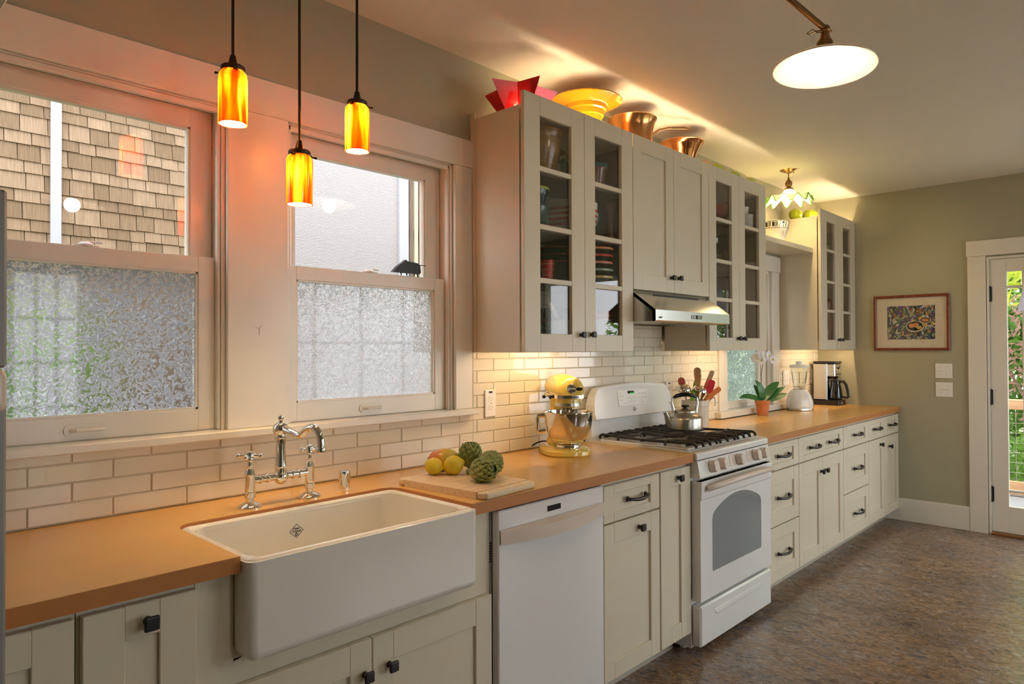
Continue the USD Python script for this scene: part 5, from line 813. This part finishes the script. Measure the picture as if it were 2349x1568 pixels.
pc.l('mat', box(-.006, -.003, -PW+B_-.002, PW-B_+.002, -PH+B_-.002, PH-B_+.002), 'mat_board', False); pr_ = pc.l('print', box(-.0068, -.0061, -.170, .170, -.134, .136), 'print_art', False)
def flat(poly, d): # polygon drawn in (right, up) as seen from the room
    m = ext(poly, .0003); v = m.vertices; m.vertices = np.stack([-.0070-d-v[:, 2], -v[:, 0], v[:, 1]], 1); m.invert(); return m
E_ = lambda x, z, a, b: affinity.scale(Point(x, z).buffer(1, quad_segs=12), a, b)
pc.l('printed_bowl', cat(flat(E_(.030, -.030, .064, .044), 0), flat(E_(.102, .018, .040, .026), 0)), 'mat_board', False, parent=pr_); pc.l('printed_bowl_inside', cat(flat(E_(.030, -.028, .058, .037), .0004), flat(E_(.102, .018, .034, .021), .0004)), 'dish_black', False, parent=pr_)
pc.l('printed_fruit', cat(flat(E_(.005, -.024, .020, .017), .0008), flat(E_(.036, -.020, .022, .020), .0012), flat(E_(.102, .018, .026, .014), .0008)), 'dish_orange', False, parent=pr_); pc.l('printed_lemon', cat(flat(E_(.060, -.040, .020, .013), .0016), flat(E_(.10, -.020, .02, .012), .0008), flat(E_(.152, -.005, .013, .012), .0008)), 'dish_yellow', False, parent=pr_)
pc.l('pane', box(-.0125, -.0105, -PW+B_-.001, PW-B_+.001, -PH+B_-.001, PH-B_+.001), 'picture_glass', False)
t = Thing('animal_figurine', 'small flat black animal figure with thin legs on the right window rail', 'figurine', (1.755, .047, 1.6925)); bp_ = Polygon([(-.086, .012), (-.060, .038), (-.030, .058), (-.020, .066), (-.014, .060), (.040, .056), (.052, .048), (.056, .018), (.050, .012)])
t.l('body', front(bp_, -.010, .010), 'iron', False); t.l('tail', tube([(.050, 0, .050), (.075, 0, .051), (.088, 0, .050)], .0016, 6), 'iron')
for x, y in ((-.046, -.007), (-.006, .007), (.022, -.007), (.05, .007)): t.l('leg', tube([(x, y, .016), (x+.002, y, .0002)], [.0035, .0018], 6), 'iron')
t = Thing('hanging_cloth', 'white cloth hanging on the glazed door at the right edge of the photo', 'cloth', (XR-.006, -1.54, 1.95)); nx_, nz_ = 24, 14; vs = []
for i in range(nx_+1):
    for j in range(nz_+1): q, s = i/nx_, j/nz_; hw = .04+.075*s; vs.append((-.010-.008*s*(1+math.sin(q*22)), hw-2*hw*q, .055-.32*s-.04*s*abs(2*q-1)))
vs = np.array(vs); n_ = len(vs); vs = np.vstack([vs, vs+[.003, 0, 0]]); fs = []
for i in range(nx_):
    for j in range(nz_): a = i*(nz_+1)+j; fs += [(a, a+1, a+nz_+2), (a, a+nz_+2, a+nz_+1), (n_+a, n_+a+nz_+2, n_+a+1), (n_+a, n_+a+nz_+1, n_+a+nz_+2)]
t.l('cloth', tri(vs, fs), 'lilac_cloth', True); t.l('hook', tube([(.004, 0, .062), (-.016, 0, .062), (-.018, 0, .045), (-.010, 0, .040)], .003, 7), 'bronze')
t = Thing('kitchen_cabinet', 'grey cabinet above the fridge, just its edge at the top left', 'cabinet', (-.55, -.80, 1.98)); t.w('body', box(-.55, .25, -.92, -.026, 1.98, ZC-.002, .003), 'cabinet_paint', False); t.w('door', box(-.549, .249, -.94, -.921, 1.982, ZC-.01, .003), 'cabinet_paint', False)

# ------------------------------------------------------------------ inside the glass cabinets
S1, S2, S3, S4 = 1.4545, 1.6885, 1.9125, 2.1575
def pot(name, label, c, x, y, z, prof, mat, extra=(), group=None, n=36):
    t = Thing(name, label, c, (x, y, z), group=group); t.l('body', lathe(prof, n), mat, 40)
    for nm, m, mt in extra: t.l(nm, m, mt, 40)
    return t
def bowlp(r, h, f=.55, w=.004): return [(0, 0), (r*f, 0), (r*(f+.25), h*.25), (r*.95, h*.7), (r, h), (r-w, h), (r*.95-w, h*.72), (r*(f+.2), h*.3), (0, w*1.5)]
def ring(r, z0, z1): return lathe([(r, z0), (r+.001, z0), (r+.001, z1), (r, z1)], 36)
pot('stoneware_crock', 'big tan stoneware pot on the top shelf of the left glass cabinet', 'pot', 2.330, -.165, S4, [(0, 0), (.062, 0), (.072, .02), (.098, .11), (.104, .165), (.107, .185), (.114, .20), (.112, .206), (.104, .20), (.10, .16), (.068, .03), (0, .012)], 'tan_glaze', [('lug', ball((.085, -.065, .125), (.016, .016, .012), 2), 'tan_glaze')])
for i, (x, y) in enumerate(((2.505, -.165), (2.470, -.12), (2.532, -.215))):
    t = Thing('popsicle_mold', ['green-lidded ice-pop mold, the middle one beside the tan pot', 'green-lidded ice-pop mold half behind the tan pot', 'green-lidded ice-pop mold, rightmost beside the tan pot'][i], 'ice-pop mold', (x, y, S4)); t.l('tube', lathe([(0, 0), (.015, 0), (.021, .11), (.0, .112)], 20), 'tint_green_glass', 40); t.l('lid', lathe([(0, .112), (.025, .112), (.025, .120), (.012, .126), (0, .126)], 20), 'green_silicone', 40); t.l('stick', box(-.006, .006, -.0025, .0025, .124, .178, .002), 'green_silicone', False)
pot('nesting_bowl', 'navy bowl with a lime rim at the left end of the second shelf', 'bowl', 2.240, -.20, S3+.095, bowlp(.076, .085), 'navy_glaze', [('rim', ring(.0755, .075, .0855), 'lime_glaze')]); pot('nesting_bowl', 'larger dark bowl under the lime-rimmed navy bowl', 'bowl', 2.232, -.20, S3, bowlp(.085, .094, .7), 'dark_green_glaze')
pot('mixing_bowl', 'large white mixing bowl with red stripes on the second shelf', 'mixing bowl', 2.525, -.168, S3, [(0, 0), (.10, 0), (.125, .02), (.140, .08), (.144, .155), (.140, .156), (.135, .08), (.10, .02), (0, .01)], 'white_ceramic', [('red_stripe', lathe([(.1256+.25*(z-.02) if z < .08 else .1406+.0533*(z-.08), z) for z in np.linspace(.040+.024*k, .051+.024*k, 3)], 40), 'dish_red') for k in range(4)])
pot('tumbler', 'tilted red glass tumbler on the third shelf of the left cabinet', 'tumbler', 2.345, -.20, S2, [(0, 0), (.022, 0), (.032, .10), (.029, .10), (.02, .006), (0, .005)], 'dish_red', [('band', ring(.0245+.004*k, .03+.025*k, .034+.025*k), 'dish_pink') for k in range(3)]); pot('tumbler', 'lime green tumbler behind the red one on the third shelf', 'tumbler', 2.315, -.135, S2, [(0, 0), (.024, 0), (.036, .135), (.033, .135), (.02, .006), (0, .005)], 'lime_glaze')
for i in range(3): pot('nesting_bowl', ['biggest dark green bowl with a rust band, bottom of its nest', 'dark green bowl with a red rim, middle of the nest of three', 'dark green bowl with a red rim, top of the nest of three'][i], 'bowl', 2.475, -.165, S2+.045*i, bowlp(.108-.006*i, .105-.012*i, .7), 'dark_green_glaze', [('rim', ring((.1065, .1005, .0945)[i], .098-.012*i, .103-.012*i), 'rust_glaze')])
t = pot('mortar', 'white mortar with its pestle on the bottom shelf', 'mortar', 2.405, -.225, S4*0+S1, [(0, 0), (.035, 0), (.044, .015), (.048, .05), (.049, .064), (.043, .064), (.038, .02), (0, .012)], 'white_ceramic'); pp = Thing('pestle', 'white pestle leaning in the mortar', 'pestle', (2.405, -.225, S1+.02)); pp.l('pestle', tube([(.012, .0, .01), (.0, .0, .035), (-.07, .015, .125)], [.015, .011, .013], 12), 'white_ceramic', 50)
def plates(x, y, z, items):
    for r, h, mat, lb, nm in items:
        pot(nm, lb, nm.split('_')[-1], x, y, z, [(0, 0), (r*.55, 0), (r*.6, h*.3), (r*.9, h*.8), (r, h), (r-.002, h+.002), (r*.85, h*.9), (r*.55, h*.5), (0, h*.45)], mat); z += h*.62+.001
plates(2.500, -.125, S1, [(.105, .022, 'dish_black', 'dark plate, lowest of the stack behind the mortar', 'dinner_plate'), (.11, .022, 'dish_mint', 'mint green plate low in the stack behind the mortar', 'dinner_plate'), (.108, .03, 'dish_black', 'dark bowl above the mint plate behind the mortar', 'dinner_plate'), (.105, .02, 'dish_red', 'red plate in the stack behind the mortar', 'dinner_plate'), (.103, .06, 'dish_black', 'black bowl topping the stack behind the mortar', 'soup_bowl')])
pot('planter_pot', 'blue-brown glazed pot on the top shelf, right door of the left cabinet', 'pot', 2.665, -.225, S4, [(0, 0), (.045, 0), (.055, .09), (.064, .10), (.065, .112), (.058, .112), (.05, .09), (0, .01)], 'brown_glaze', [('rim', ring(.0648, .098, .1125), 'teal_glaze')])
pot('goblet', 'teal goblet on the second shelf, right door of the left cabinet', 'goblet', 2.635, -.235, S3, [(0, 0), (.026, 0), (.008, .012), (.007, .05), (.026, .075), (.032, .12), (.029, .12), (.022, .08), (0, .065)], 'teal_glaze'); pot('wooden_pitcher', 'brown flared pitcher at the right end of the second shelf', 'pitcher', 2.795, -.225, S3, [(0, 0), (.028, 0), (.024, .05), (.020, .13), (.034, .19), (.031, .19), (.015, .13), (0, .01)], 'brown_glaze')
for i, mt in enumerate(('dish_yellow', 'dish_mint', 'dish_pink', 'dish_red', 'dish_orange')): pot('soup_bowl', f'black bowl with {["a yellow", "a mint green", "a pink", "a red", "an orange"][i]} rim in the stack of five', 'bowl', 2.705+.003*math.sin(i*2.), -.19, S2+.001+.0345*i, bowlp(.092, .050, .45), 'dish_black', [('rim', ring(.0915, .040, .0505), mt)])
plates(2.705, -.18, S1, [(.092, .017, 'white_ceramic', ['lowest', 'second lowest', 'third lowest', 'third highest', 'second highest', 'topmost'][k]+' of six stacked white plates, left glass cabinet', 'dinner_plate') for k in range(6)]+[(.095, .016, 'dish_red', 'red-rimmed plate on the white stack', 'dinner_plate'), (.095, .016, 'dish_yellow', 'yellow-rimmed plate on the white stack', 'dinner_plate'), (.095, .016, 'dish_red', 'upper red plate on the white stack', 'dinner_plate'), (.093, .016, 'navy_glaze', 'dark blue plate topping the white stack', 'dinner_plate')])
# right glass cabinet
pot('oval_dish', 'dark red dish at the back of the top shelf, right glass cabinet', 'dish', 4.03, -.13, S4+.055, bowlp(.10, .08, .6), 'dish_red'); pot('glass_dish', 'stack of clear glass dishes under the dark red dish', 'dish', 4.03, -.13, S4, bowlp(.085, .052, .7), 'thin_glass'); pot('gravy_boat', 'small white pitcher on the top shelf, right glass cabinet', 'pitcher', 4.105, -.235, S4, [(0, 0), (.03, 0), (.04, .02), (.042, .045), (.034, .065), (.03, .065), (.034, .04), (0, .008)], 'white_ceramic')
for k in range(7): pot('saucer', ['lowest', 'second lowest', 'third lowest', 'middle', 'third highest', 'second highest', 'topmost'][k]+' of seven stacked white saucers, right glass cabinet', 'saucer', 4.255, -.225, S4+.0125*k, [(0, 0), (.04, 0), (.066, .012), (.07, .017), (.068, .0185), (.04, .006), (0, .005)], 'white_ceramic')
pot('tea_cup', 'white cup with a curled handle on top of the saucer stack', 'cup', 4.255, -.225, S4+.094, [(0, 0), (.025, 0), (.035, .012), (.044, .05), (.041, .05), (.03, .012), (0, .006)], 'white_ceramic', [('handle', tube([(.04, -.01, .045), (.062, -.016, .04), (.056, -.014, .022), (.036, -.01, .016)], .004, 7), 'white_ceramic')])
wine = [(0, 0), (.034, 0), (.010, .006), (.004, .012), (.004, .075), (.020, .090), (.036, .125), (.034, .175), (.0325, .175), (.0345, .125), (.018, .093), (0, .082)]
for k, (x, y) in enumerate(((3.885, -.215), (3.975, -.225), (4.065, -.225), (3.93, -.135), (4.02, -.14), (4.11, -.14))): pot('wine_glass', ['wine glass at the front left of the glass shelf', 'wine glass at the front middle of the glass shelf', 'wine glass at the front right of the glass shelf', 'wine glass at the back left of the glass shelf', 'wine glass at the back middle of the glass shelf', 'wine glass at the back right of the glass shelf'][k], 'wine glass', x, y, S3, wine, 'thin_glass', group=None, n=24)
pot('bottle', 'dark slim bottle on the second shelf behind the right door', 'bottle', 4.238, -.22, S3, [(0, 0), (.024, 0), (.025, .07), (.016, .10), (.008, .125), (.008, .145), (0, .146)], 'dish_black')
pot('glass_pitcher', 'tall clear glass pitcher on the third shelf, right glass cabinet', 'pitcher', 4.02, -.20, S2, [(0, 0), (.045, 0), (.05, .01), (.055, .12), (.052, .18), (.05, .18), (.052, .12), (.046, .012), (0, .008)], 'thin_glass', [('handle', tube([(.05, -.01, .15), (.085, -.02, .14), (.085, -.02, .07), (.052, -.01, .05)], .005, 8), 'thin_glass')]); pot('glass_vase', 'clear ribbed glass vase on the third shelf behind the right door', 'vase', 4.225, -.20, S2, [(0, 0), (.04, 0), (.05, .08), (.03, .15), (.028, .15), (.046, .08), (0, .008)], 'thin_glass')
for k, (x, y) in enumerate(((3.90, -.23), (4.075, -.225), (4.125, -.22))): pot('spice_jar', ['small jar at the left of the bottom shelf, right glass cabinet', 'small dark-lidded jar in the middle of the bottom shelf', 'small dark-lidded jar by the hinge of the left door'][k], 'jar', x, y, S1, [(0, 0), (.018, 0), (.019, .05), (.014, .058), (0, .058)], 'thin_glass', [('lid', lathe([(0, .058), (.016, .058), (.016, .072), (0, .072)], 18), 'black_plastic')])
pot('glass_bell', 'small rounded glass and brass bell on the bottom shelf behind the right door', 'bell', 4.29, -.215, S1, [(0, 0), (.035, 0), (.033, .02), (.022, .04), (0, .048)], 'brass_old')
# far corner cabinet
pot('casserole', 'white bowl with a dark rim on the top shelf of the far cabinet', 'bowl', 5.79, -.17, S4, bowlp(.085, .075, .7), 'white_ceramic', [('rim', ring(.0845, .066, .0755), 'brown_glaze')])
t = Thing('painted_plate', 'white plate with a brown painted bird standing upright in the far cabinet', 'plate', (5.845, -.09, S3)); pm = turn(lathe([(0, 0), (.06, 0), (.088, .008), (.092, .012), (.088, .012), (.058, .004), (0, .004)], 40), 78, (1, 0, 0)); t.l('plate', move(pm, 0, 0, .092), 'white_ceramic', 40); t.l('painted_oval', move(turn(ext(affinity.scale(Point(0, 0).buffer(1), .035, .048), .0006), 78, (1, 0, 0)), 0, -.0046, .0935), 'rust_glaze', False)
pot('tea_cup', 'small dark blue patterned cup before the painted plate', 'cup', 5.775, -.19, S3+.03, [(0, 0), (.02, 0), (.036, .05), (.033, .05), (0, .006)], 'navy_glaze'); 
for k in range(3): pot('saucer', ['lowest', 'middle', 'topmost'][k]+' of three white saucers under the dark blue cup', 'saucer', 5.775, -.19, S3+.0098*k, [(0, 0), (.03, 0), (.05, .008), (.052, .011), (.03, .005), (0, .004)], 'white_ceramic')
pot('teapot', 'white teapot on the third shelf of the far cabinet', 'teapot', 5.80, -.20, S2, [(0, 0), (.03, 0), (.048, .03), (.045, .06), (.02, .072), (0, .075)], 'white_ceramic', [('handle', tube([(.045, -.01, .05), (.075, -.015, .05), (.07, -.015, .02), (.042, -.01, .018)], .004, 7), 'white_ceramic')]); pot('red_dish', 'dark red dish behind the white teapot in the far cabinet', 'dish', 5.80, -.09, S2, bowlp(.075, .10, .6), 'dish_red')
pot('mug', 'white mug on the bottom shelf of the far cabinet', 'mug', 5.775, -.205, S1, [(0, 0), (.034, 0), (.036, .09), (.033, .09), (.031, .006), (0, .005)], 'white_ceramic'); pot('drinking_glass', 'clear drinking glass beside the white mug', 'glass', 5.862, -.205, S1, [(0, 0), (.024, 0), (.03, .08), (.028, .08), (.022, .006), (0, .005)], 'thin_glass')
pot('clay_figure', 'small reddish clay jug behind the right door of the far cabinet', 'jug', 6.13, -.22, S3, [(0, 0), (.03, 0), (.04, .04), (.018, .075), (.026, .10), (.022, .10), (.012, .075), (0, .01)], 'rust_glaze'); pot('brass_pot', 'small brass pot on the third shelf behind the right door', 'pot', 6.135, -.225, S2, [(0, 0), (.02, 0), (.036, .025), (.03, .05), (.026, .05), (.03, .025), (0, .006)], 'brass_old')
